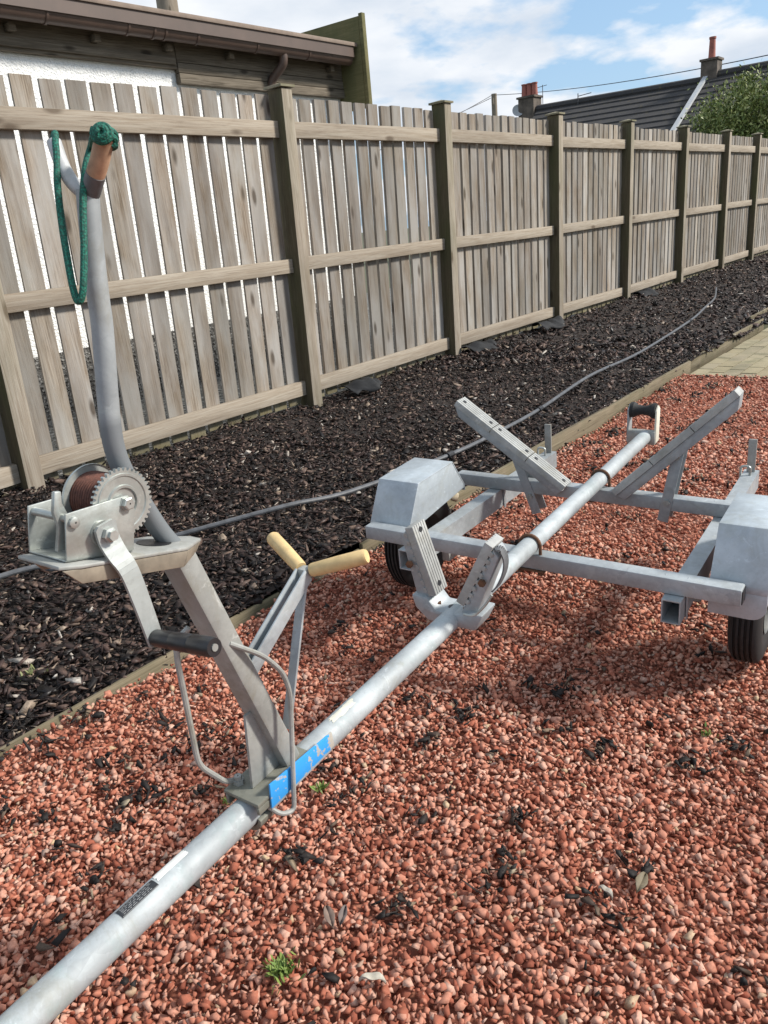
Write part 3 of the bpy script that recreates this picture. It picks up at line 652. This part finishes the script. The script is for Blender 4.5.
# wheels
M_rimdark = galv('dark_rim', base=(.12, .12, .115), dark=(.07, .07, .065), stain=(.08, .055, .035), stain_amt=.7, metal=.2)
def wheel(bc, s, tc, nc_):
    root = empty('wheel', (tc, bc, .335+nc_)); root.parent = trailer
    w, ro, ri = .036, .156, .080
    pr = [(-w*.75, ri), (-w*.98, ri+.02), (-w*1.03, .128), (-w*.92, .143), (-w*.78, .151)]
    for g_ in (-.5, -.17, .17, .5): pr += [(w*(g_-.09), ro), (w*(g_-.07), ro-.007), (w*(g_+.07), ro-.007), (w*(g_+.09), ro)]
    pr += [(w*.78, .151), (w*.92, .143), (w*1.03, .128), (w*.98, ri+.02), (w*.75, ri), (w*.6, ri-.004), (-w*.6, ri-.004), (-w*.75, ri)]
    m = MB(); m.lathe((0, 0, 0), (0, 1, 0), pr, 56); m.build('tyre', M_rubber, root, smooth=40)
    m = MB(); m.lathe((0, 0, 0), (0, s, 0), [(.034, ri-.001), (.028, .076), (.004, .070), (.006, .05), (.018, .042), (.020, .022), (.034, .020), (.036, .001)], 36)
    m.lathe((0, 0, 0), (0, -s, 0), [(.034, ri-.001), (.028, .076), (-.002, .070), (.0, .04), (.02, .030), (.03, .001)], 36); m.build('rim', M_rimdark, root)
wheel(-.478, -1, .245, -.175); wheel(.474, 1, .215, -.148)
# mudguards: folded boxes with open underside
def guard(bi, bo, low=-.112):
    s = 1 if bo > bi else -1
    prof = [(.0235, -.050), (.024, -.030), (.088, .082), (.285, .084), (.352, -.012), (.352, -.03)]
    def shell(t0, t1): pass
    outp = prof; inn = [(.0275, -.050), (.028, -.031), (.0905, .078), (.2825, .080), (.348, -.013), (.348, -.03)]
    m = tm(); m.prism([(t, bi, n) for t, n in outp]+[(t, bi, n) for t, n in inn[::-1]], (0, bo-bi, 0))
    g_ = m.build('mudguard', M_galv_g, trailer, bevel=.0015)
    rc = min(.032, (-.0495-low)*.8); arc = [(bo-s*rc+s*rc*math.sin(a), low+rc-rc*math.cos(a)) for a in np.linspace(0, math.pi/2, 7)]
    m = tm(); m.prism([(.0238, b_, n_) for b_, n_ in [(bi, -.0495), (bi, low)]+arc+[(bo, -.0495)]], (.0032, 0, 0)); m.build('front_skirt', M_galv_g if low < -.1 else M_galv_d, g_, bevel=.0006)
    for bb in (bi, bo-s*.0):
        side = [(.0265, -.045)]+[(t, n) for t, n in inn[1:5]]+[(.348, -.02)] if bb == bi else [(.0285, -.080), (.0285, -.031)]+inn[2:5]+[(.348, -.045), (.30, -.05), (.25, -.03), (.13, -.03), (.075, -.045), (.050, -.080)]
        m = tm(); m.prism([(t, bb+s*(.0008 if bb == bi else -.004), n) for t, n in side], (0, s*.003, 0)); m.build('side_plate', M_galv_g, g_, bevel=.0008)
    return g_
gR = guard(-.412, -.532); gL = guard(.378, .512, -.078)
# U bolts over the tube
for tc in (-.012, .497):
    m = tm(); R2_ = rT+.0045; pts = [(tc, -R2_, -.072), (tc, -R2_, -.0)]+[(tc, -R2_*math.cos(a), R2_*math.sin(a)) for a in np.linspace(.2, math.pi-.2, 10)]+[(tc, R2_, 0), (tc, R2_, -.072)]
    m.tube(pts, .0043, 8); m.box((tc-.012, -.04, -.0665), (tc+.012, .04, -.0625)); m.build('u_bolt', M_rust, trailer)
    for sb_ in (-1, 1): m = tm(); m.lathe((tc, sb_*R2_, -.070), (0, 0, -1), [(0, .001), (0, .0085), (.007, .0085), (.007, .001)], 6); m.build('nut', M_rust, trailer, smooth=20)
# long bunks over the rear cross beam
def bunk(bo, no, bi, ni, s, t_c):
    po, pi = Vector((t_c, bo, no)), Vector((t_c, bi, ni)); d = (pi-po); ln = d.length; d.normalize(); tt = Vector((1, 0, 0)); nn = tt.cross(d)*1.0
    if nn.z < 0: nn = -nn
    # backing channel
    m = tm(); c = (po+pi)/2-nn*.022
    m.prism([po-tt*.022-nn*.030+d*.03, po-tt*.022-nn*.004, pi-tt*.022-nn*.004, pi-tt*.022-nn*.030-d*.01], tt*.044)
    root = m.build('bunk', M_galv, trailer, bevel=.003)
    segs = 3
    for q in range(segs):
        a = po+d*(ln*q/segs+.0015); b = po+d*(ln*(q+1)/segs-.0015)
        m = tm()
        prof = []; W_ = .027; nr = 5
        # ribbed cross section: ribs run along the bunk
        prof = [(-W_, -.004), (-W_, .012)]
        for r_ in range(nr):
            x0 = -W_+2*W_*r_/nr; x1 = -W_+2*W_*(r_+1)/nr; prof += [(x0+.0012, .015), (x1-.0012, .015), (x1, .0125)]
        prof += [(W_, .012), (W_, -.004)]
        m.prism([a+tt*x+nn*z for x, z in prof], b-a); pad = m.build('bunk_pad', M_plast, root)
        m = tm()
        for e in (.12, .88): m.lathe(a+(b-a)*e+nn*.0135, nn, [(0, .006), (.003, .006), (.0035, .001)], 10)
        m.build('pad_bolt', M_black, pad)
    return po, pi, d, nn
bL = bunk(.446, .217, .094, -.028, 1, .462); bR = bunk(-.373, .287, -.062, -.022, -1, .462)
for (b0, n0, b1, n1) in ((.262, .075, .190, -.125), (-.228, .118, -.192, -.095)):
    for dt in (-.034, .506-.462):
        m = tm(); m.beam((.481+dt*.6, b0, n0), (.481+dt*.6, b1, n1), (1, 0, 0), .003, .030); s_ = m.build('bunk_strut', M_galv, trailer, bevel=.001)
        if dt < 0:
            for (u) in (.08, .72): m = tm(); m.lathe(Vector((.481+dt*.6-.0015, b0+(b1-b0)*u, n0+(n1-n0)*u)), (-1, 0, 0), [(0, .001), (0, .009), (.006, .009), (.006, .001)], 6); m.build('bolt', M_galv_d, s_, smooth=20)
# front keel chock
t_ = -.39
m = tm()
pl = [(.088, .045), (.080, .016), (.050, -.010), (-.060, -.010), (-.080, .030), (-.050, .030), (-.022, .020), (.030, .020), (.050, .045)]
m.prism([(t_-.032, b, n) for b, n in pl], (.064, 0, 0))
ch = m.build('keel_chock', M_galv, trailer, bevel=.005)
m = tm(); m.lathe((t_-.005, .005, .0205), (0, 0, 1), [(0, .008), (.001, .008), (.001, .001)], 14); m.build('drain_hole', M_black, ch)
for b in (.037, -.030): m = tm(); m.lathe((t_-.008, b, .020), (0, 0, 1), [(0, .0075), (.006, .0075), (.007, .001)], 6); m.build('bolt', M_rust, ch, smooth=20)
def chock_pad(po, pi, s):
    po, pi = Vector(po), Vector(pi); d = pi-po; ln = d.length; d.normalize(); tt = Vector((1, 0, 0)); nn = tt.cross(d)
    if nn.z < 0: nn = -nn
    m = tm(); m.prism([po-tt*.022-nn*.004+d*.004, po-tt*.022-nn*.022+d*.016, pi-tt*.022-nn*.036+d*.01, pi-tt*.022-nn*.004+d*.03], tt*.044); bk = m.build('chock_arm', M_galv, trailer, bevel=.004)
    hw = .0245; prof = [(-hw, -.0035), (-hw, .011)]
    for r_ in range(6):
        x0 = -hw+2*hw*r_/6; x1 = -hw+2*hw*(r_+1)/6; prof += [(x0+.001, .0155), (x1-.001, .0155), (x1, .012)]
    prof += [(hw, -.0035)]
    m = tm(); m.prism([po+tt*x+nn*z for x, z in prof], pi-po); pd = m.build('chock_pad', M_plast, trailer, bevel=.0007)
    m = tm()
    for e in (.09, .88): m.lathe(po+(pi-po)*e+nn*.0145-tt*.0, nn, [(0, .006), (.002, .006), (.002, .001)], 10)
    m.build('pad_bolt', M_black, pd)
    m = tm()
    for e in np.linspace(.1, .9, 8): m.obox(po+(pi-po)*e-tt*.0242-nn*.006, d, tt, nn, .005, .0016, .0032)
    for e in np.linspace(.1, .9, 8): m.obox(po+(pi-po)*e-nn*.0075, d, tt, nn, .0035, .0245, .004)
    m.build('pad_teeth', M_plast, pd)
    return po, pi, d, nn, tt
pL = chock_pad((t_, .090, .193), (t_, .045, .045), 1)
pR = chock_pad((t_, -.103, .184), (t_, -.030, .040), -1)
m = tm(); m.lathe(Vector((t_-.0275, .085, .115)), (-1, 0, 0), [(0, .001), (0, .008), (.007, .008), (.007, .001)], 6); m.build('bolt', M_rust, ch, smooth=20); m = tm(); m.lathe(Vector((t_-.0275, -.082, .105)), (-1, 0, 0), [(0, .001), (0, .008), (.007, .008), (.007, .001)], 6); m.build('bolt', M_rust, ch, smooth=20)
# loop of strap behind the right hand chock pad
M_strapgrey = plain('dark_grey_strap', (.10, .105, .11), .6, 0, .25, 60)
sp = catmull([(t_-.02, -.108, .178), (t_-.012, -.117, .176), (t_-.008, -.124, .155), (t_-.008, -.121, .128), (t_-.014, -.110, .100), (t_-.02, -.099, .086)], 5)
m = tm()
for a, b in zip(sp[:-1], sp[1:]): m.beam(a, b, (1, 0, 0), .020, .003)
st = m.build('hold_strap', M_strapgrey, trailer)
m = tm(); m.tube(catmull([(t_-.026, -.100, .08), (t_-.03, -.085, .055), (t_-.03, -.06, .028), (t_-.03, -.036, .025)], 5), .0028, 8); m.build('strap_wire', M_zinc, trailer)
# rear keel roller
m = tm(); m.box((.932, -.034, -.026), (.962, .060, .020)); rb = m.build('roller_bracket', M_galv_d, trailer, bevel=.003)
for bb in (-.036, .057):
    m = tm(); m.prism([(.936, bb, -.02), (.975, bb, -.02), (.982, bb, .09), (.965, bb, .105), (.942, bb, .09)], (0, .006, 0)); m.build('roller_cheek', M_creampaper if bb < 0 else M_galv, rb, bevel=.001)
m = tm(); m.lathe((.962, -.028, .086), (0, 1, 0), [(0, .001), (0, .026), (.012, .026), (.022, .018), (.042, .015), (.062, .018), (.072, .026), (.084, .026), (.084, .001)], 24); m.build('keel_roller', M_rubber, rb)
# ---- winch post
M_clamp = galv('grimy_clamp_steel', base=(.20, .20, .165), dark=(.12, .12, .095), stain=(.10, .095, .045), stain_amt=.8, metal=.1, rough=.65)
clampc = (-1.01, 0, 0)
m = tm()
m.box((-1.034, -.034, .0228), (-.905, .036, .0300)); m.box((-1.034, -.034, .010), (-.905, -.0275, .0226)); m.box((-1.034, .0275, .006), (-.905, .034, .0226))
cl_ = m.build('post_clamp', M_clamp, trailer, bevel=.002)
m = tm()
aa = np.linspace(math.pi*1.02, math.pi*1.98, 13)
ringp = [(-1.030, math.cos(a)*.0285, math.sin(a)*.0285-.004) for a in aa]+[(-1.030, math.cos(a)*.0232, math.sin(a)*.0232-.001) for a in aa[::-1]]
m.prism(ringp, (.030, 0, 0)); m.build('clamp_strap', M_clamp, cl_, bevel=.0006)
for (t, b) in ((-1.012, .024), (-.925, .024)): m = tm(); m.lathe((t, b, .0302), (0, 0, 1), [(0, .0085), (.007, .0085), (.007, .006), (.014, .006), (.014, .001)], 6); m.build('bolt', M_galv_d, cl_, smooth=20)
m = tm(); m.beam((-1.0575, 0, .436), (-.9345, 0, .028), (0, 1, 0), .040, .031); po_ = m.build('winch_strut', M_galv_d, trailer, bevel=.004)
m = tm(); m.prism([(-1.012, -.004, .0305), (-1.000, -.004, .152), (-.975, -.004, .150), (-.940, -.004, .0305)], (0, .005, 0)); m.build('gusset', M_galv_d, po_, bevel=.001)
m = tm(); m.lathe((-1.055, -.005, .30), (-1, 0, -.3), [(0, .008), (.006, .008), (.006, .005), (.014, .005), (.014, .001)], 6); m.build('bolt', M_zinc, po_, smooth=20)
m = tm(); m.lathe((-1.01, .021, .30), (0, 1, 0), [(0, .012), (.006, .014), (.012, .012), (.013, .001)], 16); m.build('knob', M_brass, po_)
# blue painted side plate
k = NB('chipped_blue_paint'); c = k.coord(); nz = k.noise(c, 46, 6, .66, .5)
sepn = k.n('ShaderNodeSeparateXYZ'); tc_ = k.n('ShaderNodeTexCoord'); k.L.new(tc_.outputs['Object'], sepn.inputs[0])
edge = k.math('MULTIPLY', k.math('SUBTRACT', -.876, sepn.outputs[0]), 9.)      # paint worn off toward the plate's rear end
fac = k.ramp(k.math('ADD', nz, k.math('MINIMUM', edge, .03)), [(.46, 0.), (.475, 1.)], 'LINEAR')
M_blue = k.fin(k.mix(fac, k.mix(k.noise(c, 90, 4), (.34, .31, .26), (.46, .45, .41)), (.035, .30, .70)), .4)
m = tm(); m.prism([(-1.008, -.0375, .048), (-.862, -.0375, .040), (-.860, -.0375, .012), (-1.012, -.0375, .008)], (0, .003, 0)); bp = m.build('side_plate', M_blue, cl_, bevel=.0006)
m = tm(); m.prism([(-1.010, -.0345, .0005), (-1.010, -.0345, .0065), (-.864, -.0345, .0105), (-.864, -.0345, .0045)], (0, .010, 0)); m.build('plate_flange', M_galv, bp, bevel=.001)
bp['label'] = 'plate with chipped bright blue paint'
# bent wire rods either side
m = tm(); m.tube(fillet([(-1.015, -.018, .284), (-.975, -.036, .247), (-.948, -.040, .205), (-.941, -.041, .165), (-.975, -.043, -.024), (-1.000, -.040, -.012), (-1.01, -.028, .006)], .018, 5), .0038, 9); m.build('side_rod', M_galv_d, trailer)
m = tm(); m.tube(fillet([(-1.045, .020, .315), (-1.061, .032, .300), (-1.065, .032, .270), (-1.069, .032, .102), (-1.028, .032, .040), (-.999, .032, .028)], .018, 5), .0042, 9); m.build('side_rod', M_galv_d, trailer)
# bow snubber: channel arm, brace and two cream rubber arms
m = tm()
for bb in (-.010, .007): m.beam((-.992, bb+.0015, .205), (-.832, bb+.0015, .300), (0, 1, 0), .0035, .024)
m.beam((-.992, 0, .196), (-.90, 0, .2505), (0, 1, 0), .017, .003)
ba = m.build('snubber_arm', M_galv, trailer, bevel=.0008)
m = tm(); m.beam((-.831, 0, .302), (-.921, 0, .075), (0, 1, 0), .016, .0045); m.build('snubber_brace', M_galv, ba, bevel=.0008)
m = tm(); m.box((-.838, -.0095, .292), (-.820, .0095, .310)); m.build('snubber_block', M_galv_d, ba, bevel=.004)
for s in (1, -1):
    a, b = Vector((-.826, s*.010, .305)), Vector((-.792, s*.094, .329)); d = (b-a).normalized()
    m = tm(); m.tube([a, a+d*.004, a.lerp(b, .5), b-d*.004, b], [.0095, .0108, .0118, .0118, .0100], 18); m.build('rubber_arm', M_cream, ba)
# platform: bent plate with turned-down lips and pointed rear
e1, e2 = Vector((.963, 0, -.269)), Vector((.269, 0, .963)); p00 = Vector((-1.228, 0, .498))
pf = lambda s_, b, h: p00+e1*s_+e2*h+Vector((0, b, 0))
out_ = [(0, -.036), (.022, -.043), (.165, -.043), (.214, -.012), (.214, .008), (.170, .038), (.0, .038)]
m = tm(); m.prism([pf(s_, b, 0) for s_, b in out_], e2*-.0045); plat = m.build('winch_platform', M_galv_d, trailer, bevel=.0015)
m = tm()
m.prism([pf(.002, -.0415, -.0048), pf(.024, -.0415, -.021), (pf(.16, -.0425, -.024)), pf(.166, -.0425, -.0048)], (0, .004, 0))
m.prism([pf(.166, -.0425, -.0048), pf(.16, -.0425, -.024), pf(.205, -.014, -.016), pf(.213, -.012, -.0048)], (0, .004, 0))
m.prism([pf(.01, .034, -.0048), pf(.028, .034, -.020), (pf(.16, .034, -.020)), pf(.17, .034, -.0048)], (0, .004, 0)); m.build('platform_lip', plain('stained_lip', (.25, .215, .165), .7, .2, .35, 25, .2), plat, bevel=.001)
m = tm(); m.lathe(pf(.150, 0, .0003), e2, [(0, .0205), (.0006, .0205), (.0006, .001)], 20); m.build('post_hole', M_black, plat)
# winch
fr = [(.0137, .0028), (.098, .0030), (.0985, .050), (.0875, .066), (.0124, .052)]
m = tm(); m.prism([pf(s_, -.0295, h) for s_, h in fr], (0, .0025, 0)); wn = m.build('winch', M_zinc, trailer, bevel=.0008)
m = tm(); m.prism([pf(s_, .037, h) for s_, h in fr], (0, .0025, 0)); m.prism([pf(.0137, -.027, .0008), pf(.099, -.027, .0008), pf(.099, .0395, .0008), pf(.0137, .0395, .0008)], e2*.0022); m.build('winch_frame', M_zinc, wn, bevel=.0008)
m = tm(); m.tube([pf(.019, -.027, .046), pf(.019, .037, .046)], .0045, 12); m.build('spacer_bar', M_zinc, wn)
gc = pf(.087, 0, .0575)
m = tm(); prof = []; nT = 40
for i in range(nT):
    for (fr_, rr_) in ((0, .0355), (.30, .0358), (.42, .0388), (.78, .0388), (.92, .0358)):
        a = 2*math.pi*(i+fr_)/nT; prof.append(gc+Vector((0, -.0245, 0))+(e1*math.cos(a)+e2*math.sin(a))*rr_)
m.prism(prof, (0, .0045, 0)); ge = m.build('winch_gear', M_zinc, wn, bevel=0, smooth=25)
m = tm(); m.lathe(gc+Vector((0, -.0246, 0)), (0, -1, 0), [(0, .033), (.0012, .0325), (.0012, .030), (-.0, .029)], 40); m.lathe(gc+Vector((0, -.0246, 0)), (0, -1, 0), [(0, .0205), (.0022, .0195), (.0022, .017), (.0004, .016)], 36); m.build('gear_ring', M_zinc, ge)
m = tm(); m.lathe(gc+Vector((0, .031, 0)), (0, 1, 0), [(0, .001), (0, .0365), (-.002, .038), (.0008, .0382), (.003, .037), (.003, .001)], 44); sp_ = m.build('spool', M_zinc, wn); m = tm(); m.lathe(gc+Vector((0, -.017, 0)), (0, 1, 0), [(0, .001), (0, .031), (.002, .031), (.002, .001)], 40); m.build('spool_cheek', M_zinc, wn)
m = tm(); pr = []; b = -.012
while b < .030:
    for u in np.linspace(0, math.pi, 5): pr.append((b+.0041*(1-math.cos(u))/2, .0272+.0030*math.sin(u)))
    b += .0042
pr = [(-.0145, .010)]+pr+[(.0308, .010)]
m.lathe(gc, (0, 1, 0), pr, 40); m.build('winch_rope', M_strap, sp_)
m = tm(); m.lathe(gc+Vector((0, -.0296, 0)), (0, -1, 0), [(0, .009), (.001, .009), (.001, .0075), (.006, .0075), (.0068, .006), (.0068, .001)], 6); m.build('winch_bolt', M_zinc, wn, smooth=25); m = tm()
m.lathe(pf(.021, -.0296, .043), (0, -1, 0), [(0, .006), (.004, .006), (.005, .003), (.005, .001)], 12)
m.build('winch_bolt', M_zinc, wn, smooth=25)
m = tm(); m.lathe(gc+Vector((0, -.036, 0)), (0, 1, 0), [(0, .004), (.07, .004)], 10); m.build('spindle', M_zinc, wn)
m = tm(); m.prism([pf(.012, -.016, .010), pf(.026, -.016, .012), pf(.030, -.016, .040), pf(.018, -.016, .062), pf(.017, -.016, .074), pf(.009, -.016, .074), pf(.008, -.016, .052), pf(.014, -.016, .036)], (0, .006, 0)); m.build('pawl', M_zinc, wn, bevel=.0015)
hub = pf(.055, 0, .028)
m = tm(); m.lathe(hub+Vector((0, -.0296, 0)), (0, -1, 0), [(0, .014), (.004, .014), (.004, .010), (.009, .010), (.009, .0001)], 16)
m.lathe(hub+Vector((0, -.041, 0)), (0, -1, 0), [(0, .0085), (.006, .0085), (.007, .006), (.011, .006), (.011, .0001)], 6); m.build('crank_hub', M_zinc, wn, smooth=25)
m = tm(); M_crank = galv('crank_steel', base=(.33, .35, .34), dark=(.26, .275, .265), stain=(.24, .24, .20), stain_amt=.3, metal=.35, rough=.5); hb = hub+Vector((0, -.0395, 0)); q3 = Vector((-1.158, -.066, .383))
ctr = catmull([hb+Vector((0, 0, .013)), hb+Vector((.0, -.0005, -.006)), Vector((-1.1655, -.046, .486)), Vector((-1.1615, -.0535, .466)), Vector((-1.1595, -.0605, .425)), q3, Vector((-1.1576, -.067, .376))], 4)
rows = [(p, .0135-.0045*i/(len(ctr)-1)-(.004 if i in (0, len(ctr)-1) else 0)) for i, p in enumerate(ctr)]
for (a, wa), (b, wb) in zip(rows[:-1], rows[1:]):
    sd = Vector((1, 0, .12)).normalized(); ny = (b-a).cross(sd).normalized()*.002
    m.add([a-sd*wa-ny, a+sd*wa-ny, b+sd*wb-ny, b-sd*wb-ny, a-sd*wa+ny, a+sd*wa+ny, b+sd*wb+ny, b-sd*wb+ny], [(0,3,2,1),(4,5,6,7),(0,1,5,4),(1,2,6,5),(2,3,7,6),(3,0,4,7)])
m.build('crank_arm', M_crank, wn)
g0, g1 = Vector((-1.158, -.067, .384)), Vector((-1.158, -.164, .397)); d = (g1-g0)
m = tm(); ts = [0, .02, .30, .32, .34, .62, .64, .66, .94, 1.]; rs = [.0085, .0098, .0102, .0096, .0102, .0106, .0099, .0108, .0112, .0100]
m.tube([g0+d*t for t in ts], rs, 18); m.build('crank_grip', M_black, wn)
m = tm(); m.tube([g0+d*.9, g0+d*1.012], .0042, 10); m.tube([g0-d*.05, g0+d*.1], .005, 10); m.build('grip_pin', M_zinc, wn)
# upper post: bent tube with two horns
m = tm(); m.tube(catmull([(-1.046, 0, .425), (-1.0691, 0, .4648), (-1.0893, 0, .5152), (-1.0997, 0, .5436), (-1.1069, 0, .5819), (-1.1033, 0, .6247), (-1.0879, 0, .7114), (-1.0838, 0, .7487), (-1.0755, 0, .8092), (-1.0684, 0, .8500)], 4), .0116, 22); M_upost = galv('dull_galvanised_post', base=(.32, .345, .355), dark=(.22, .24, .25), stain=(.18, .19, .19), stain_amt=.6, metal=.1, rough=.62)
def dull_below(mat, z0, z1, f):
    nt = mat.node_tree; b = nt.nodes['Principled BSDF']; src = b.inputs['Base Color'].links[0].from_socket
    tc = nt.nodes.new('ShaderNodeTexCoord'); sp = nt.nodes.new('ShaderNodeSeparateXYZ'); nt.links.new(tc.outputs['Object'], sp.inputs[0])
    mr = nt.nodes.new('ShaderNodeMapRange'); mr.inputs[1].default_value = z0; mr.inputs[2].default_value = z1; nt.links.new(sp.outputs[2], mr.inputs[0])
    mx = nt.nodes.new('ShaderNodeMix'); mx.data_type = 'RGBA'; nt.links.new(mr.outputs[0], mx.inputs[0]); mx.inputs[6].default_value = (*f, 1); nt.links.new(src, mx.inputs[7]); nt.links.new(mx.outputs[2], b.inputs['Base Color'])
dull_below(M_upost, .945, .960, (.155, .17, .18))      # darker tone on the lower length of the post
up2 = m.build('upper_post', M_upost, trailer)
m = tm(); m.tube(fillet([(-1.0695, .002, .846), (-1.0725, .016, .858), (-1.069, .032, .876), (-1.062, .046, .901)], .02, 5), .0075, 16); m.build('horn', M_palehorn, up2)
m = tm(); m.tube(fillet([(-1.0685, -.002, .846), (-1.069, -.016, .860), (-1.068, -.030, .876), (-1.066, -.042, .896)], .02, 5), .0094, 16); hr = m.build('horn', M_rustpad, up2); hr['label'] = 'rusty tan horn'
m = tm(); m.tube([(-1.0685, -.004, .8475), (-1.069, -.0195, .8635)], .0099, 16); m.build('horn_band', M_strapgrey, hr)

# ------------------------------------------------------------------ green rope hung on the horns
k = NB('teal_braided_rope'); c = k.coord((1, 1, 1)); v = k.voro(k.coord((1, 1, 1)), 420)
M_rope = k.fin(k.mix(k.ramp(v, [(.2, 0.), (.65, 1.)]), (.006, .155, .105), (.005, .06, .042)), .75); k.bump(v, .6, .001)
def TP(t, b, n): return TM @ Vector((t, b, n+.335))
lt = TP(-1.062, .046, .901); kn = TP(-1.066, -.0415, .894)
def near(px, py, dz):                 # point in front of the post axis by dz metres
    p = TP(-1.0755, 0, .8092); d = ray(px, py); return CO+d*(((p-CO).dot(CF)-dz)/d.dot(CF))
a_ = [lt+CU*.004-CR*.004+CF*.006, lt+CU*.009+CR*.001, near(57, 144, .0)-CF*.004]
seg = [(57, 158, .008), (57.5, 185, .012), (62, 225, .014), (68, 262, .016), (73, 288, .018), (77.5, 301, .019), (81.5, 298, .02), (83.5, 282, .022), (84, 245, .022), (83, 210, .022), (83.5, 188, .022), (86, 165, .018), (91, 147, .014)]
pts = a_+[near(*q) for q in seg]+[kn-CR*.010-CF*.003, kn-CR*.003+CU*.009-CF*.004]
cl = catmull(pts, 5)
# coil round the tip of the tan horn
ax_, ay_ = (CR*.9+CF*.1).normalized(), CU
coil = []
for i in range(70):
    a = i/70*2*math.pi*2.3; rr_ = .0092-.0068*(i/70)**1.1
    coil.append(kn - CF*(.009+.005*i/70) + CR*.001 + ax_*math.cos(a+2.6)*rr_ + ay_*math.sin(a+2.6)*rr_)
wrap = []
for i in range(46):
    a = i/46*2*math.pi*2.2; wrap.append(kn + ay_*(-.005+.011*i/46) + ax_*math.cos(a)*.0085 + CF*math.sin(a)*.0105)
rope = empty('green_rope', lt); tag(rope, 'teal green braided rope looped between the two horns of the winch post', 'rope')
m = MB(); m.off = -lt; m.tube(cl, .0036, 10); m.tube(coil, .0034, 9); m.tube(wrap, .0038, 9); m.build('rope', M_rope, rope)

# ------------------------------------------------------------------ small things on the ground
def weed(px, py, label, r=.035, n=70, col=((.10, .17, .03), (.20, .26, .06)), h=.03, z=None):
    p = at(px, py); z = float(hgt(p.x, p.y)) if p.y < 1.68 else float(bedh(p.x, p.y))
    V, F = [], []
    for i in range(n):
        a = rng.uniform(0, 2*np.pi); q = abs(rng.normal(0, .45)); bx_, by_ = r*q*math.cos(a), r*q*math.sin(a)
        ln = h*rng.uniform(.4, 1.1); th = rng.uniform(0, 2*np.pi); out = rng.uniform(.2, .9); w = ln*.13
        d = np.array([math.cos(th)*out, math.sin(th)*out, 1-out*.5]); sd = np.array([-math.sin(th), math.cos(th), 0])
        b0 = np.array([bx_, by_, .004]); k0 = len(V); V += [b0-sd*w*.4, b0+sd*w*.4, b0+d*ln*.6+sd*w, b0+d*ln*.6-sd*w, b0+d*ln]
        F += [(k0, k0+1, k0+2), (k0, k0+2, k0+3), (k0+3, k0+2, k0+4)]
    k = NB('weed_leaf'); M_ = k.fin(k.ramp(k.rnd(), [(0., col[0]), (1., col[1])]), .6)
    o = np_mesh('weed_tuft', np.array(V), np.array(F), M_); o.location = (p.x, p.y, z+.004); tag(o, label, 'weed', 'small weeds')
weed(284, 982, 'bright green weed tuft in the gravel at the photo bottom', .033, 120, h=.022)
weed(322, 791, 'little green weed in gravel just below the blue plate', .018, 50, h=.020)
weed(227, 800, 'tiny weed in gravel left of the winch post clamp', .014, 30, h=.018)
weed(707, 733, 'faint green seedling in gravel below the ribbed tyre', .016, 36, h=.016)
weed(35, 690, 'pale sprawling weed on the bark at the left edge', .045, 26, ((.12, .14, .05), (.22, .23, .10)), .024)
weed(438, 490, 'mossy green weed by the stone at the mudguard', .045, 70, ((.12, .15, .03), (.22, .24, .07)), .03)
M_bstone = plain('pale_stone', (.36, .31, .22), .9, 0, .3, 30, .4)
hs = hulls(3, 40, np.array([.62, .42, .36]))
for (px, py, s_, lab) in ((470, 492, .105, 'pale rounded stone on the ground between mudguard and side rail'), (451, 506, .09, 'flat pale stone lying under the edge of the trapezoid mudguard')):
    p = at(px, py); v, f = hs[0 if s_ > .1 else 1]
    o = np_mesh('stone', v*s_, f, M_bstone, smooth=True); o.location = (p.x, p.y, float(hgt(p.x, p.y))+.03); o.rotation_euler = (0, 0, .8); tag(o, lab, 'stone', 'loose pale stones')
def leaf(px, py, L_, yaw, col, lab):
    p = at(px, py); z = float(hgt(p.x, p.y)) if p.y < 1.68 else float(bedh(p.x, p.y))
    n = 9; vs, fs = [], []
    for i in range(n):
        u = i/(n-1); w = L_*.19*math.sin(math.pi*u**.8)+.0006; zz = .010*math.sin(u*3)+.003*math.sin(9*u)
        vs += [((u-.5)*L_, -w, zz+.006), ((u-.5)*L_, 0, zz), ((u-.5)*L_, w, zz+.007)]
    for i in range(n-1):
        for j in range(2): a = i*3+j; fs.append((a, a+3, a+4, a+1))
    o = MB().add(vs, fs).build('dry_leaf', plain('leaf_skin', col, .7, 0, .25, 60), smooth=60); o.location = (p.x, p.y, z+.010); o.rotation_euler = (rng.uniform(-.2, .2), rng.uniform(-.2, .2), yaw)
    md = o.modifiers.new('thick', 'SOLIDIFY'); md.thickness = .0008
    tag(o, lab, 'leaf', 'dry leaves')
leaf(374, 997, .042, 2.2, (.40, .37, .31), 'pale grey dry leaf on gravel near the bottom edge')
leaf(332, 930, .045, 1.0, (.20, .14, .11), 'small brown curled leaf on gravel between tube and weed tuft')
leaf(640, 893, .05, .1, (.15, .12, .075), 'long tan leaf lying among bark bits on the gravel')
leaf(605, 905, .028, 1.4, (.42, .38, .32), 'whitish leaf scrap beside the long tan leaf')
leaf(345, 928, .035, .4, (.13, .10, .09), 'dark leaf scrap lying on gravel right of the curled leaf')
